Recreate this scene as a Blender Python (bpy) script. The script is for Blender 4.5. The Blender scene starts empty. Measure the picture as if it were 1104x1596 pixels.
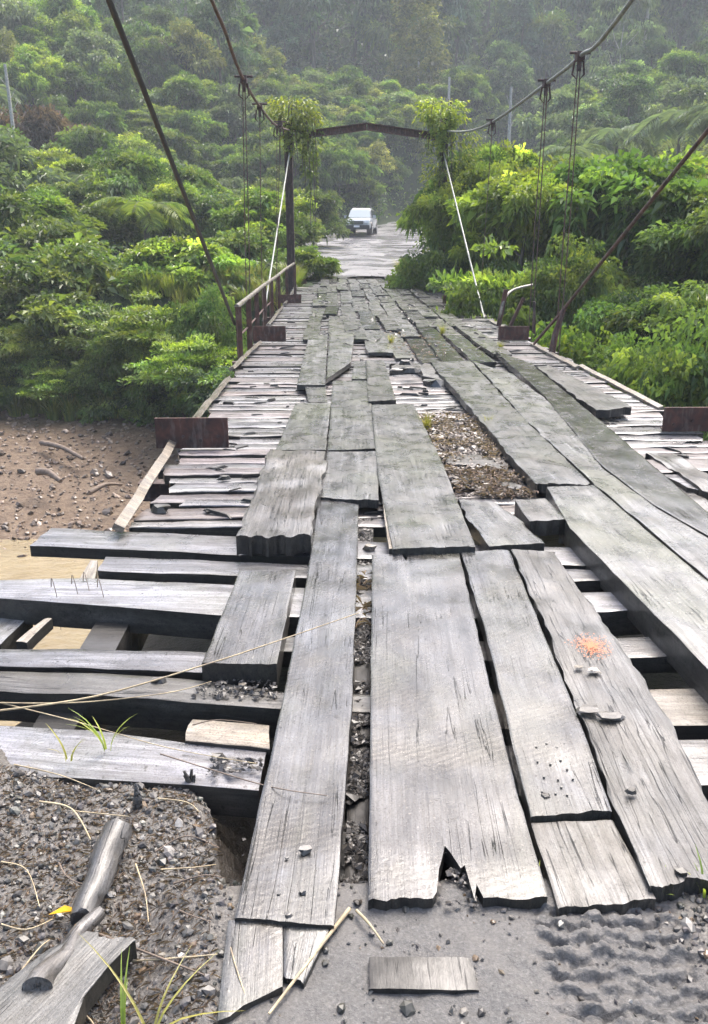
import bpy, math, random
import numpy as np
from mathutils import Vector, Matrix, noise as mnoise

rnd = random.Random(7)
C = bpy.context.scene.collection
R = math.radians

# ------------------------------------------------------------------ camera, sky, sun, exposure
F, TH = 1300.0, math.atan(438.0/1300.0)          # focal length in photo pixels, downward pitch
YAW = math.atan(33*math.cos(TH)/F)
CAM = Vector((0.0, 0.0, 1.55))
cd = bpy.data.cameras.new('camera'); cam = bpy.data.objects.new('camera', cd); C.objects.link(cam)
cam.location = CAM; cam.rotation_euler = (math.pi/2-TH, 0, -YAW)
cd.sensor_fit = 'VERTICAL'; cd.sensor_height = 36; cd.lens = 36*F/1596; cd.clip_end = 2000; cd.clip_start = 0.05
bpy.context.scene.camera = cam

SUN_EL, SUN_AZ = R(58), R(25)
w = bpy.data.worlds.new('World'); bpy.context.scene.world = w; w.use_nodes = True
nt = w.node_tree; bg = nt.nodes['Background']
sky = nt.nodes.new('ShaderNodeTexSky'); sky.sky_type = 'NISHITA'; sky.sun_disc = False
sky.sun_elevation = SUN_EL; sky.sun_rotation = SUN_AZ; sky.dust_density = 6; sky.air_density = 1.0; sky.ozone_density = 1.0
nt.links.new(sky.outputs[0], bg.inputs[0]); bg.inputs[1].default_value = 0.15
sd = bpy.data.lights.new('sun', 'SUN'); sd.energy = 1.4; sd.angle = R(32); sd.color = (1, .985, .965)
so = bpy.data.objects.new('sun', sd); C.objects.link(so)
sv = Vector((math.sin(SUN_AZ)*math.cos(SUN_EL), math.cos(SUN_AZ)*math.cos(SUN_EL), math.sin(SUN_EL)))
so.rotation_euler = sv.to_track_quat('Z', 'Y').to_euler()
sc = bpy.context.scene
sc.view_settings.view_transform = 'Standard'; sc.view_settings.look = 'None'
sc.view_settings.gamma = 1; sc.view_settings.use_curve_mapping = False
sc.view_settings.exposure = 1.85
sc.cycles.use_denoising = True
sc.cycles.max_bounces = 6; sc.cycles.transparent_max_bounces = 6
sc.cycles.volume_bounces = 1

# photo pixel -> point in the place
_cr = cam.rotation_euler.to_matrix()
def ray(u, v): return _cr @ Vector(((u-552)/F, (798-v)/F, -1.0))
def P(u, v, z=0.0):
    d = ray(u, v); k = (z-CAM.z)/d.z
    return CAM + d*k
def D(u, v, zc): return CAM + ray(u, v)*zc

# ------------------------------------------------------------------ helpers
def link(o, parent=None):
    C.objects.link(o)
    if parent is not None: o.parent = parent
    return o
def tag(o, label=None, cat=None, group=None, kind=None):
    if label: o['label'] = label
    if cat: o['category'] = cat
    if group: o['group'] = group
    if kind: o['kind'] = kind
    return o
def empty(name, loc=(0,0,0), rz=0, label=None, cat=None, group=None):
    o = bpy.data.objects.new(name, None); C.objects.link(o); o.location = loc; o.rotation_euler = (0,0,rz)
    o.empty_display_size = .2
    return tag(o, label, cat, group)
def mesh_np(name, V, Fc, mats, cols=None, smooth=False, midx=None):
    """V (n,3) array, Fc (m,k) array of equal-size faces"""
    V = np.asarray(V, dtype=np.float32); Fc = np.asarray(Fc, dtype=np.int32)
    me = bpy.data.meshes.new(name); k = Fc.shape[1]
    me.vertices.add(len(V)); me.vertices.foreach_set('co', V.ravel())
    me.loops.add(Fc.size); me.loops.foreach_set('vertex_index', Fc.ravel())
    me.polygons.add(len(Fc)); me.polygons.foreach_set('loop_start', np.arange(0, Fc.size, k, dtype=np.int32))
    if midx is not None: me.polygons.foreach_set('material_index', np.asarray(midx, dtype=np.int32))
    me.update(calc_edges=True)
    if cols is not None:
        a = me.color_attributes.new('col', 'FLOAT_COLOR', 'POINT')
        a.data.foreach_set('color', np.c_[cols, np.ones(len(cols))].astype(np.float32).ravel())
    me.polygons.foreach_set('use_smooth', np.full(len(Fc), smooth))
    for m in (mats if isinstance(mats, (list, tuple)) else [mats]): me.materials.append(m)
    return me
def obj(name, me, parent=None, loc=None, rot=None):
    o = bpy.data.objects.new(name, me)
    if loc is not None: o.location = loc
    if rot is not None: o.rotation_euler = rot
    return link(o, parent)

class MB:
    def __init__(s): s.v = []; s.f = []; s.m = []; s.s = []
    def add(s, vs, fs, mi=0, sm=False):
        b = len(s.v); s.v += [tuple(x) for x in vs]
        for f in fs: s.f.append([b+i for i in f]); s.m.append(mi); s.s.append(sm)
    def box(s, c, d, rot=None, mi=0, taper=1.0):
        x, y, z = d[0]/2, d[1]/2, d[2]/2; c = Vector(c)
        vs = [Vector((sx*x*(taper if sz > 0 else 1), sy*y*(taper if sz > 0 else 1), sz*z)) for sz in (-1,1) for sx, sy in ((-1,-1),(1,-1),(1,1),(-1,1))]
        if rot is not None: vs = [rot @ q for q in vs]
        s.add([q+c for q in vs], [(3,2,1,0),(4,5,6,7),(0,1,5,4),(1,2,6,5),(2,3,7,6),(3,0,4,7)], mi)
    def tube(s, pts, rad, n=8, mi=0, cap=True, sm=True, wob=0, jag=0):
        pts = [Vector(p) for p in pts]; rads = rad if isinstance(rad, (list, tuple)) else [rad]*len(pts)
        vs = []; N = len(pts)
        t0 = (pts[1]-pts[0]).normalized(); up = Vector((0,0,1)) if abs(t0.z) < .9 else Vector((1,0,0))
        for i, p in enumerate(pts):
            t = (pts[min(i+1,N-1)]-pts[max(i-1,0)]).normalized()
            a = t.cross(up).normalized(); b = t.cross(a).normalized()
            for k in range(n):
                an = 2*math.pi*k/n; r = rads[i]*(1+wob*(rnd.random()-.5))
                q = p + a*math.cos(an)*r + b*math.sin(an)*r
                if jag and i in (0, N-1): q += t*(rnd.random()-.5)*jag
                vs.append(q)
        fs = [(i*n+k, i*n+(k+1)%n, (i+1)*n+(k+1)%n, (i+1)*n+k) for i in range(N-1) for k in range(n)]
        s.add(vs, fs, mi, sm)
        if cap: s.add(vs[:n], [tuple(range(n))], mi); s.add(vs[-n:], [tuple(range(n))[::-1]], mi)
    def build(s, name, mats, parent=None, loc=None, rz=None):
        me = bpy.data.meshes.new(name); me.from_pydata(s.v, [], s.f)
        for m in (mats if isinstance(mats, (list, tuple)) else [mats]): me.materials.append(m)
        me.polygons.foreach_set('material_index', s.m); me.polygons.foreach_set('use_smooth', s.s)
        me.update()
        return obj(name, me, parent, loc, None if rz is None else (0,0,rz))

def fbm(x, y, z=0.0, o=4):
    return mnoise.fractal(Vector((x, y, z)), 1.0, 2.0, o)
def ss(a, b, x):
    t = np.clip((x-a)/(b-a), 0, 1); return t*t*(3-2*t)
def copy_tree(o, parent=None):
    c = o.copy(); C.objects.link(c)
    if parent is not None: c.parent = parent
    for ch in list(o.children): copy_tree(ch, c)
    return c

# ------------------------------------------------------------------ materials
def newmat(name, col=(.5,.5,.5), rough=.6, metal=0.0, spec=None):
    m = bpy.data.materials.new(name); m.use_nodes = True; b = m.node_tree.nodes['Principled BSDF']
    b.inputs['Base Color'].default_value = (*col, 1); b.inputs['Roughness'].default_value = rough; b.inputs['Metallic'].default_value = metal
    if spec is not None: b.inputs['Specular IOR Level'].default_value = spec
    return m
class NT:
    def __init__(s, m): s.t = m.node_tree; s.b = s.t.nodes['Principled BSDF']; s.out = s.t.nodes['Material Output']
    def n(s, typ, **kw):
        nd = s.t.nodes.new('ShaderNode'+typ)
        for k, v in kw.items():
            if k.startswith('i_'):
                key = k[2:].replace('_', ' '); nd.inputs[int(key) if key.isdigit() else key].default_value = v
            else: setattr(nd, k, v)
        return nd
    def l(s, a, b): s.t.links.new(a, b)
    def ramp(s, src, stops, interp='LINEAR'):
        r = s.n('ValToRGB'); e = r.color_ramp.elements; r.color_ramp.interpolation = interp
        while len(e) < len(stops): e.new(.5)
        for el, (p, c) in zip(e, stops): el.position = p; el.color = (*c, 1) if len(c) == 3 else c
        s.l(src, r.inputs[0]); return r.outputs[0]
    def mix(s, f, a, b, mode='MIX'):
        m = s.n('Mix', data_type='RGBA', blend_type=mode)
        for i, x in ((0, f), (6, a), (7, b)):
            if hasattr(x, 'is_output'): s.l(x, m.inputs[i])
            else: m.inputs[i].default_value = x if i == 0 or len(x) == 4 else (*x, 1)
        return m.outputs[2]
    def noise(s, vec, scale, detail=5, rough=.6, dist=0):
        nd = s.n('TexNoise', i_Scale=scale, i_Detail=detail, i_Roughness=rough, i_Distortion=dist); s.l(vec, nd.inputs['Vector']); return nd.outputs[0]
    def scale(s, vec, sx, sy, sz):
        m = s.n('Mapping'); m.inputs['Scale'].default_value = (sx, sy, sz); s.l(vec, m.inputs[0]); return m.outputs[0]
    def bump(s, hs, strength, dist, prev=None):
        b = s.n('Bump', i_Strength=strength, i_Distance=dist); s.l(hs, b.inputs['Height'])
        if prev: s.l(prev, b.inputs['Normal'])
        return b.outputs[0]

def wood(name, lo, hi, stain, moss, stain_amt=.5, moss_amt=.5, rlo=.22, rhi=.6, saw=0.0, bumpd=.004, fleck=0.0, crack=.52):
    m = newmat(name); t = NT(m)
    tc = t.n('TexCoord'); oi = t.n('ObjectInfo')
    off = t.n('VectorMath', operation='MULTIPLY_ADD'); t.l(oi.outputs['Random'], off.inputs[0]); off.inputs[1].default_value = (37, 19, 53)
    t.l(tc.outputs['Object'], off.inputs[2]); v = off.outputs[0]
    g1 = t.noise(t.scale(v, .9, 22, 10), 3, 8, .65, .4)          # grain
    g2 = t.noise(t.scale(v, .5, 7, 5), 2.2, 4, .6, .8)
    big = t.noise(v, 2.2, 5, .65, .5)
    big2 = t.noise(t.scale(v, 1, 1.6, 1), 1.1, 4, .6, 1.0)
    fine = t.noise(v, 160, 3, .7); mott = t.noise(t.scale(v, 1, 2.2, 1), 9, 6, .75, .7)
    c = t.ramp(g1, [(.34, lo), (.66, hi)])
    st = t.n('Math', operation='MULTIPLY', i_1=13.7); t.l(oi.outputs['Random'], st.inputs[0]); sf = t.n('Math', operation='FRACT'); t.l(st.outputs[0], sf.inputs[0])
    c = t.mix(t.ramp(sf.outputs[0], [(.55, (0,0,0)), (.95, (.75,.75,.75))]), c, t.mix(g1, tuple(q*w_ for q, w_ in zip(lo, (1.0,.88,.74))), tuple(q*w_ for q, w_ in zip(hi, (.92,.84,.74)))))
    c = t.mix(t.ramp(g2, [(.38, (0,0,0)), (.62, (1,1,1))]), c, tuple(x*.72 for x in lo))
    cm = t.n('Math', operation='MULTIPLY', i_1=stain_amt); t.l(t.ramp(big, [(.46, (0,0,0)), (.62, (1,1,1))]), cm.inputs[0])
    c = t.mix(cm.outputs[0], c, stain)
    cm2 = t.n('Math', operation='MULTIPLY', i_1=moss_amt); t.l(t.ramp(big2, [(.48, (0,0,0)), (.62, (1,1,1))]), cm2.inputs[0])
    c = t.mix(cm2.outputs[0], c, moss)
    crk = t.n('TexNoise', i_Scale=1.6, i_Detail=3, i_Roughness=.5, i_Distortion=.2); t.l(t.scale(v, .45, 15, 8), crk.inputs['Vector'])
    ck = t.ramp(crk.outputs[0], [(.474, (1,1,1)), (.479, (.1,.1,.1)), (.483, (.1,.1,.1)), (.488, (1,1,1))])
    lo_m = t.ramp(t.noise(v, 3.1, 3), [(crack, (1,1,1)), (crack+.10, (0,0,0))])
    ck2 = t.mix(lo_m, ck, (1,1,1))
    c = t.mix(ck2, tuple(x*.22 for x in lo), c)
    spd = t.ramp(fine, [(.34, (.45,.44,.42)), (.5, (1,1,1))])
    c = t.mix(1.0, c, spd, 'MULTIPLY')
    if fleck:
        fl = t.noise(t.scale(v, 1, 1, 1), 75, 2, .6)
        fm = t.n('Math', operation='MULTIPLY', i_1=fleck); t.l(t.ramp(fl, [(.66, (0,0,0)), (.72, (1,1,1))]), fm.inputs[0])
        c = t.mix(fm.outputs[0], c, (.46, .42, .36))
    stk = t.noise(t.scale(v, 1.3, 75, 20), 3, 4, .7, .3); c = t.mix(1.0, c, t.ramp(stk, [(.32, (.50,.49,.47)), (.5, (1,1,1)), (.7, (1.22,1.22,1.22))]), 'MULTIPLY')
    c = t.mix(1.0, c, t.ramp(mott, [(.36, (.72,.70,.67)), (.6, (1.08,1.08,1.08))]), 'MULTIPLY')
    pit = t.ramp(t.noise(v, 46, 2, .5), [(.27, (.25,.24,.22)), (.33, (1,1,1))]); c = t.mix(1.0, c, pit, 'MULTIPLY')
    hs = t.n('HueSaturation'); t.l(c, hs.inputs['Color'])
    vr = t.n('MapRange', i_3=.62, i_4=1.22); t.l(oi.outputs['Random'], vr.inputs[0]); t.l(vr.outputs[0], hs.inputs['Value'])
    t.l(hs.outputs[0], t.b.inputs['Base Color'])
    rr = t.n('MapRange', i_1=.35, i_2=.65, i_3=rlo, i_4=rhi); t.l(t.noise(v, 5.5, 7, .75, .8), rr.inputs[0]); t.l(rr.outputs[0], t.b.inputs['Roughness'])
    t.l(t.ramp(t.noise(t.scale(v, .7, 1.3, 1), 2.6, 5, .65, .6), [(.36, (.05,.05,.05)), (.6, (.85,.85,.85))]), t.b.inputs['Coat Weight'])
    t.b.inputs['Coat Roughness'].default_value = .16; t.b.inputs['Coat IOR'].default_value = 1.33
    t.l(t.bump(t.noise(t.scale(v, 1, 3, 1), 30, 4, .6), .35, .003), t.b.inputs['Coat Normal'])
    n = t.bump(g1, .55, bumpd)
    n = t.bump(stk, .5, .0018, n); n = t.bump(ck2, .9, bumpd*1.6, n)
    n = t.bump(fine, .35, .0015, n)
    if saw:
        wv = t.n('TexWave', wave_type='RINGS', rings_direction='Z', i_Scale=13, i_Distortion=5.0, i_Detail=3); wv.inputs['Detail Scale'].default_value = 2.5
        sh = t.n('Mapping'); sh.inputs['Location'].default_value = (.9, .75, 0); t.l(tc.outputs['Object'], sh.inputs[0]); t.l(sh.outputs[0], wv.inputs['Vector'])
        mm = t.n('Math', operation='MULTIPLY'); t.l(wv.outputs['Fac'] if 'Fac' in wv.outputs else wv.outputs[1], mm.inputs[0]); t.l(t.ramp(big, [(.4, (0,0,0)), (.6, (1,1,1))]), mm.inputs[1])
        n = t.bump(mm.outputs[0], saw, .003, n)
    t.l(n, t.b.inputs['Normal'])
    return m
M = {}
M['cross'] = wood('weathered_cross_wood', (.135,.135,.148), (.38,.38,.41), (.10,.09,.085), (.20,.21,.16), .45, .25, .18, .5)
M['cross2'] = wood('reddish_cross_wood', (.135,.115,.118), (.32,.285,.29), (.10,.08,.075), (.18,.15,.13), .5, .3, .3, .65)
M['runner'] = wood('mossy_runner_wood', (.070,.071,.072), (.190,.193,.198), (.062,.059,.05), (.082,.088,.056), .7, .6, .15, .5, 0, .0035, .5)
M['front'] = wood('wet_front_runner_wood', (.078,.080,.087), (.182,.186,.198), (.048,.041,.032), (.11,.11,.085), .9, .6, .06, .36, .09, .003, .3, .48)
M['rotten'] = wood('rotten_peeling_wood', (.062,.060,.058), (.205,.204,.205), (.06,.05,.042), (.11,.10,.075), .6, .4, .25, .6, 0, .009, 0, .36)
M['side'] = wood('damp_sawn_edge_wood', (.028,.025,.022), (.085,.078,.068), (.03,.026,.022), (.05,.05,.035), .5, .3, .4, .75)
M['palewood'] = wood('pale_splintered_wood', (.20,.175,.14), (.40,.36,.31), (.2,.16,.11), (.3,.26,.2), .5, .2, .35, .7)
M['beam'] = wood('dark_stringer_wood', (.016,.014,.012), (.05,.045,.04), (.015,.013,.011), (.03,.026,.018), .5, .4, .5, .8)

M['bluewood'] = wood('bluish_rotten_wood', (.055,.06,.066), (.19,.20,.215), (.05,.048,.045), (.09,.085,.07), .5, .3, .2, .55, 0, .007)
def rust(name, a=(.11,.035,.022), b=(.05,.025,.02), r=.75):
    m = newmat(name); t = NT(m); tc = t.n('TexCoord'); v = tc.outputs['Object']
    n1 = t.noise(v, 9, 8, .7, .5); n2 = t.noise(t.scale(v, 1, 1, .25), 26, 4)
    c = t.ramp(n1, [(.35, b), (.55, a), (.75, tuple(min(1, x*1.7) for x in a))])
    c = t.mix(t.ramp(n2, [(.5, (0,0,0)), (.7, (.6,.6,.6))]), c, (.16,.13,.11))
    t.l(c, t.b.inputs['Base Color']); t.b.inputs['Roughness'].default_value = r
    t.l(t.bump(n1, .5, .006), t.b.inputs['Normal']); return m
M['rust'] = rust('rusted_steel', (.075,.030,.020), (.03,.017,.014))
M['rustdark'] = rust('dark_rusted_steel', (.055,.03,.025), (.022,.016,.015))
M['cable_dark'] = rust('dark_greased_cable', (.008,.009,.010), (.004,.004,.005), .5)
M['cable_dark'] = newmat('black_cable', (.012,.013,.015), .5)
M['cable_pale'] = rust('pale_zinc_cable', (.20,.21,.18), (.12,.13,.115), .5)
M['cable_rust'] = rust('rusty_cable', (.09,.05,.035), (.04,.03,.025))

def leafmat(name, gloss=.42, tr=.34):
    m = newmat(name); t = NT(m)
    at = t.n('Attribute', attribute_name='col'); oi = t.n('ObjectInfo')
    hs = t.n('HueSaturation'); t.l(at.outputs['Color'], hs.inputs['Color'])
    hr = t.n('MapRange', i_3=.485, i_4=.512); t.l(oi.outputs['Random'], hr.inputs[0]); t.l(hr.outputs[0], hs.inputs['Hue'])
    mu = t.n('Math', operation='MULTIPLY', i_1=7.31); t.l(oi.outputs['Random'], mu.inputs[0])
    fr = t.n('Math', operation='FRACT'); t.l(mu.outputs[0], fr.inputs[0])
    vr = t.n('MapRange', i_3=.8, i_4=1.22); t.l(fr.outputs[0], vr.inputs[0]); t.l(vr.outputs[0], hs.inputs['Value'])
    t.l(hs.outputs[0], t.b.inputs['Base Color']); t.b.inputs['Roughness'].default_value = gloss
    ts = t.n('BsdfTranslucent'); br = t.mix(1.0, hs.outputs[0], (1.5, 1.6, .7), 'MULTIPLY'); t.l(br, ts.inputs[0])
    mx = t.n('MixShader', i_0=tr); t.l(t.b.outputs[0], mx.inputs[1]); t.l(ts.outputs[0], mx.inputs[2]); t.l(mx.outputs[0], t.out.inputs[0])
    return m
M['leaf'] = leafmat('wet_leaf'); M['drygrass'] = leafmat('dry_stalk', .6, .15)
M['bark'] = rust('tree_bark', (.10,.09,.075), (.045,.04,.035), .85)
M['palebark'] = rust('pale_tree_bark', (.34,.34,.31), (.2,.2,.18), .8)

def stone_mat():
    m = newmat('loose_stone'); t = NT(m); at = t.n('Attribute', attribute_name='col')
    tc = t.n('TexCoord'); n = t.noise(tc.outputs['Object'], 90, 4)
    c = t.mix(1.0, at.outputs['Color'], t.ramp(n, [(.3, (.6,.6,.6)), (.7, (1.15,1.15,1.15))]), 'MULTIPLY')
    t.l(c, t.b.inputs['Base Color']); t.b.inputs['Roughness'].default_value = .38; return m
M['stone'] = stone_mat()

# ------------------------------------------------------------------ the lie of the land
def road_x(y): return 1.25 + 0.012*np.clip(y-30, 0, None) + 8.5*ss(50, 84, y)+ 22*ss(78,125,y)
def road_z(y): return -0.02 + 0.028*np.clip(y-26, 0, None) + 0.030*np.clip(y-52, 0, None)
def road_w(y): return 2.0 + 1.9*ss(29, 42, y) + .6*ss(50,70,y) + .3*ss(45, 60, y)      # half width
def edge_y(x): return 1.70 + .36*ss(-.26, -.40, x) + .12*ss(-.40, -.50, x) + .12*ss(-.8, -1.2, x) + .3*ss(-1.2,-3,x) + .018*np.sin(x*27)+.010*np.sin(x*71+1)
def bank_y(x): return 24.5 - 12.5*ss(3.2, 6.5, x) - 2.5*ss(-2.0, -.5, x)*0 + 1.2*np.sin(x*.33)*ss(-3, -8, x)
def H(x, y):
    x = np.asarray(x, float); y = np.asarray(y, float)
    ey = edge_y(x); z = -.05 - 1.6*ss(ey, ey+.35, y) - 2.9*ss(ey+.3, ey+2.6, y)
    und = ss(-1.95, -1.5, x)*ss(7, 4.5, x); zu = -.05 - .35*ss(ey, ey+.25, y) - .75*ss(ey+.2, 5.2, y) - 3.2*ss(5.0, 10, y)
    z = z*(1-und)+zu*und
    by = bank_y(x)
    bed = .55*ss(9.5, 15, y)*ss(0, -1.5, x-4) + .75*ss(14, 23.5, y)
    z = z + np.where(y > 6, bed, 0)
    nat = (-4.55+bed)
    up = ss(by-1.4, by+2.6, y)
    far = .02*np.clip(y-26, 0, None) + .6*ss(-3, -14, x)*ss(30, 45, y)*2
    far = far + ss(52, 108, y)*(11 + 9*ss(4, -38, x) + 2*ss(10, 40, x))
    far = far + np.clip(y-112, 0, None)*.42 + 10*ss(125, 170, y)
    far = far + 1.2*np.sin(x*.11+1.3)*np.sin(y*.07)*ss(60, 100, y)*2
    zf_ = nat*(1-up) + (far-.12)*up; kk = ss(8, 10, y); z = z*(1-kk)+zf_*kk
    rx, rz, rw = road_x(y), road_z(y), road_w(y)
    k = ss(24.6, 26.5, y)*(1-ss(118, 135, y))*(1-ss(rw+.3, rw+3.5, np.abs(x-rx)))
    z = z*(1-k) + (rz-.05)*k
    return z

def grid_mesh(name, xs, ys, zf, mats, smooth=True):
    X, Y = np.meshgrid(xs, ys); Z = zf(X, Y); n, m = X.shape
    V = np.c_[X.ravel(), Y.ravel(), Z.ravel()]
    i = np.arange(n-1)[:, None]*m + np.arange(m-1)[None]
    Fq = np.stack([i, i+1, i+m+1, i+m], -1).reshape(-1, 4)
    return mesh_np(name, V, Fq, mats, smooth=smooth)

def terr_mat():
    m = newmat('bank_earth'); t = NT(m); ge = t.n('NewGeometry'); v = ge.outputs['Position']
    sep = t.n('SeparateXYZ'); t.l(v, sep.inputs[0])
    n1 = t.noise(v, .8, 8, .65, .4); n2 = t.noise(v, 5, 6, .7); n3 = t.noise(v, 22, 5, .7)
    mud = t.ramp(n2, [(.3, (.055,.034,.02)), (.5, (.13,.088,.055)), (.7, (.20,.15,.10))])
    mud = t.mix(t.ramp(n3, [(.5, (0,0,0)), (.62, (.7,.7,.7))]), mud, (.12,.085,.06))
    green = t.ramp(n2, [(.3, (.012,.02,.010)), (.6, (.028,.045,.018)), (.75, (.05,.06,.028))])
    f = t.n('MapRange', i_1=-3.35, i_2=-2.7, i_3=0, i_4=1); ad = t.n('Math', operation='MULTIPLY_ADD', i_1=1.5, i_2=-.75)
    t.l(n1, ad.inputs[0]); a2 = t.n('Math', operation='ADD'); t.l(sep.outputs[2], a2.inputs[0]); t.l(ad.outputs[0], a2.inputs[1]); t.l(a2.outputs[0], f.inputs[0])
    fy = t.n('MapRange', i_1=10, i_2=12); t.l(sep.outputs[1], fy.inputs[0])
    mm = t.n('Math', operation='MULTIPLY'); t.l(f.outputs[0], mm.inputs[0]); t.l(fy.outputs[0], mm.inputs[1])
    c = t.mix(mm.outputs[0], mud, green)
    deck_shade = t.ramp(n3, [(.35, (.010,.008,.007)), (.6, (.028,.023,.018))])  # near-black earth, paints in the deep shade seen through the deck holes
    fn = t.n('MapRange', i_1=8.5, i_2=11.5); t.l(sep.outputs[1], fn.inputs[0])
    c = t.mix(fn.outputs[0], deck_shade, c)
    t.l(c, t.b.inputs['Base Color']); rq = t.n('MapRange', i_3=.5, i_4=1.0); t.l(mm.outputs[0], rq.inputs[0]); t.l(rq.outputs[0], t.b.inputs['Roughness']); t.b.inputs['Specular IOR Level'].default_value = .25
    nn = t.bump(n2, .7, .12); nn = t.bump(n3, .6, .03, nn); t.l(nn, t.b.inputs['Normal']); return m
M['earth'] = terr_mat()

xs = np.unique(np.concatenate([np.linspace(-210, -30, 60), np.linspace(-30, -6, 60), np.linspace(-6, 8, 90), np.linspace(8, 40, 70), np.linspace(40, 210, 60)]))
ys = np.unique(np.concatenate([np.linspace(-12, 0, 10), np.linspace(0, 5, 60), np.linspace(5, 12, 15), np.linspace(12, 30, 90), np.linspace(30, 130, 120), np.linspace(130, 345, 60)]))
def Hn(X, Y):
    Z = H(X, Y); far = ss(14, 26, Y)
    return Z
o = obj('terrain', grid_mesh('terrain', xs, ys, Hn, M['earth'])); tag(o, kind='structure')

# river
wm = newmat('muddy_water', (.24,.19,.10), .10); t = NT(wm); tc = t.n('TexCoord')
wn = t.noise(t.scale(tc.outputs['Object'], 1, 2.2, 1), 3.2, 5, .6, .5)
t.l(t.ramp(t.noise(tc.outputs['Object'], .7, 4), [(.3, (.19,.145,.075)), (.7, (.27,.215,.12))]), t.b.inputs['Base Color'])
t.l(t.bump(wn, .8, .05), t.b.inputs['Normal'])
o = obj('river_water', grid_mesh('river_water', np.linspace(-200, 200, 60), np.linspace(2.2, 16, 30), lambda X, Y: -3.98+0*X, wm)); tag(o, kind='structure')

# road beyond the bridge
rm = newmat('wet_gravel_road'); t = NT(rm); ge = t.n('NewGeometry'); v = ge.outputs['Position']
a1 = t.noise(v, .5, 6, .6, .6); a2 = t.noise(v, 14, 5, .7)
c = t.ramp(a1, [(.3, (.07,.068,.07)), (.55, (.14,.137,.145)), (.75, (.22,.217,.23))]); c = t.mix(t.ramp(a2, [(.4, (.35,.35,.35)), (.6, (0,0,0))]), c, (.09,.085,.085))
t.l(c, t.b.inputs['Base Color']); rr = t.n('MapRange', i_1=.35, i_2=.65, i_3=.10, i_4=.45); t.l(a1, rr.inputs[0]); t.l(rr.outputs[0], t.b.inputs['Roughness'])
t.l(t.bump(a2, .6, .03), t.b.inputs['Normal'])
ysr = np.concatenate([np.linspace(29.1, 60, 110), np.linspace(61, 118, 60)]); K = 17; V = []
for y in ysr:
    for k in range(K):
        s = (k/(K-1)*2-1); wv_ = float(road_w(y))*(1+.10*fbm(y*.5, 3 if s < 0 else 9))
        x = float(road_x(y))+s*(wv_+.25)
        rut = -.045*(math.exp(-((abs(s)*wv_-.85)/.22)**2))
        V.append((x, y, float(road_z(y))+rut+.03*fbm(x*1.3, y*.7)+(-.10 if abs(s) > .97 else 0)+.03))
i = np.arange(len(ysr)-1)[:, None]*K+np.arange(K-1)[None]
o = obj('road', mesh_np('road', V, np.stack([i, i+1, i+K+1, i+K], -1).reshape(-1, 4), rm, smooth=True)); tag(o, kind='structure')

# near approach ground
gm = newmat('wet_sand_and_grit'); t = NT(gm); ge = t.n('NewGeometry'); v = ge.outputs['Position']
sep = t.n('SeparateXYZ'); t.l(v, sep.inputs[0])
b1 = t.noise(v, 3, 6, .6, .5); b2 = t.noise(v, 120, 5, .75); b3 = t.noise(v, 38, 5, .75)
grit = t.ramp(b2, [(.32, (.025,.022,.02)), (.5, (.075,.068,.06)), (.68, (.19,.175,.155))])
sand = t.ramp(b2, [(.3, (.028,.027,.026)), (.55, (.075,.073,.071)), (.72, (.16,.155,.147))])
fx = t.n('MapRange', i_1=-.28, i_2=-.10); t.l(sep.outputs[0], fx.inputs[0]); fx2 = t.n('MapRange', i_1=.85, i_2=.72); t.l(sep.outputs[0], fx2.inputs[0])
mm = t.n('Math', operation='MULTIPLY'); t.l(fx.outputs[0], mm.inputs[0]); t.l(fx2.outputs[0], mm.inputs[1])
c = t.mix(mm.outputs[0], grit, sand); c = t.mix(t.ramp(b1, [(.4, (.0,.0,.0)), (.65, (.5,.5,.5))]), c, (.13,.12,.11))
t.l(c, t.b.inputs['Base Color']); t.b.inputs['Roughness'].default_value = .5
nn = t.bump(b3, .6, .012); nn = t.bump(b2, .6, .004, nn); t.l(nn, t.b.inputs['Normal'])
M['grit'] = gm
def near_z(X, Y):
    X = np.asarray(X, float); Y = np.asarray(Y, float); Z = np.zeros_like(X)
    it = np.nditer([X, Y, Z], op_flags=[['readonly'], ['readonly'], ['writeonly']])
    for x, y, z in it:
        x = float(x); y = float(y)
        zz = .012*fbm(x*3, y*3, 1)+.004*fbm(x*22, y*22, 5)
        zz += .050*float(ss(-.75, -1.2, x)) + .055*float(ss(-.50, -.30, x)*ss(1.74, 1.64, y)) + .02*float(ss(1.2,1.5,x))
        tr = float(ss(.42, .47, x)*ss(.82, .76, x)*ss(1.62, 1.56, y))        # tyre tread printed in the mud
        if tr > 0:
            f1 = fbm(x*14, y*14, 2); ph = y*2*math.pi/.047+1.1*math.sin(x*2*math.pi/.16)+.9*f1
            row = math.floor(ph/(2*math.pi)); lug = (.5+.9*abs(fbm(x*5, y*5, 9)+.3))*max(-1, min(1, 2.4*math.sin(ph+1.2*fbm(x*9, y*9, 4))))*(.55+.45*max(-1, min(1, 2.5*math.sin(x*2*math.pi/.085+row*2.6+f1))))
            zz += tr*(.011*lug+.009*fbm(x*30, y*30, 6)+.006*f1-.006)
        e = float(edge_y(x)); zz -= .03*float(ss(e-.12, e+.02, y)) + 1.3*float(ss(e, e+.20, y))
        out = float(max(ss(-2.2, -3, x), ss(3.2, 4, x), ss(-.2, -1, y)))
        z[...] = zz - .012 - .08*out
    return Z
xs2 = np.concatenate([np.linspace(-3, -1.2, 60), np.linspace(-1.19, .38, 120), np.linspace(.385, .86, 110), np.linspace(.87, 1.3, 40), np.linspace(1.33, 4, 60)]); ys2 = np.concatenate([np.linspace(-1, .9, 30), np.linspace(.92, 1.12, 20), np.linspace(1.125, 1.66, 130), np.linspace(1.67, 2.75, 110)])
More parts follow.
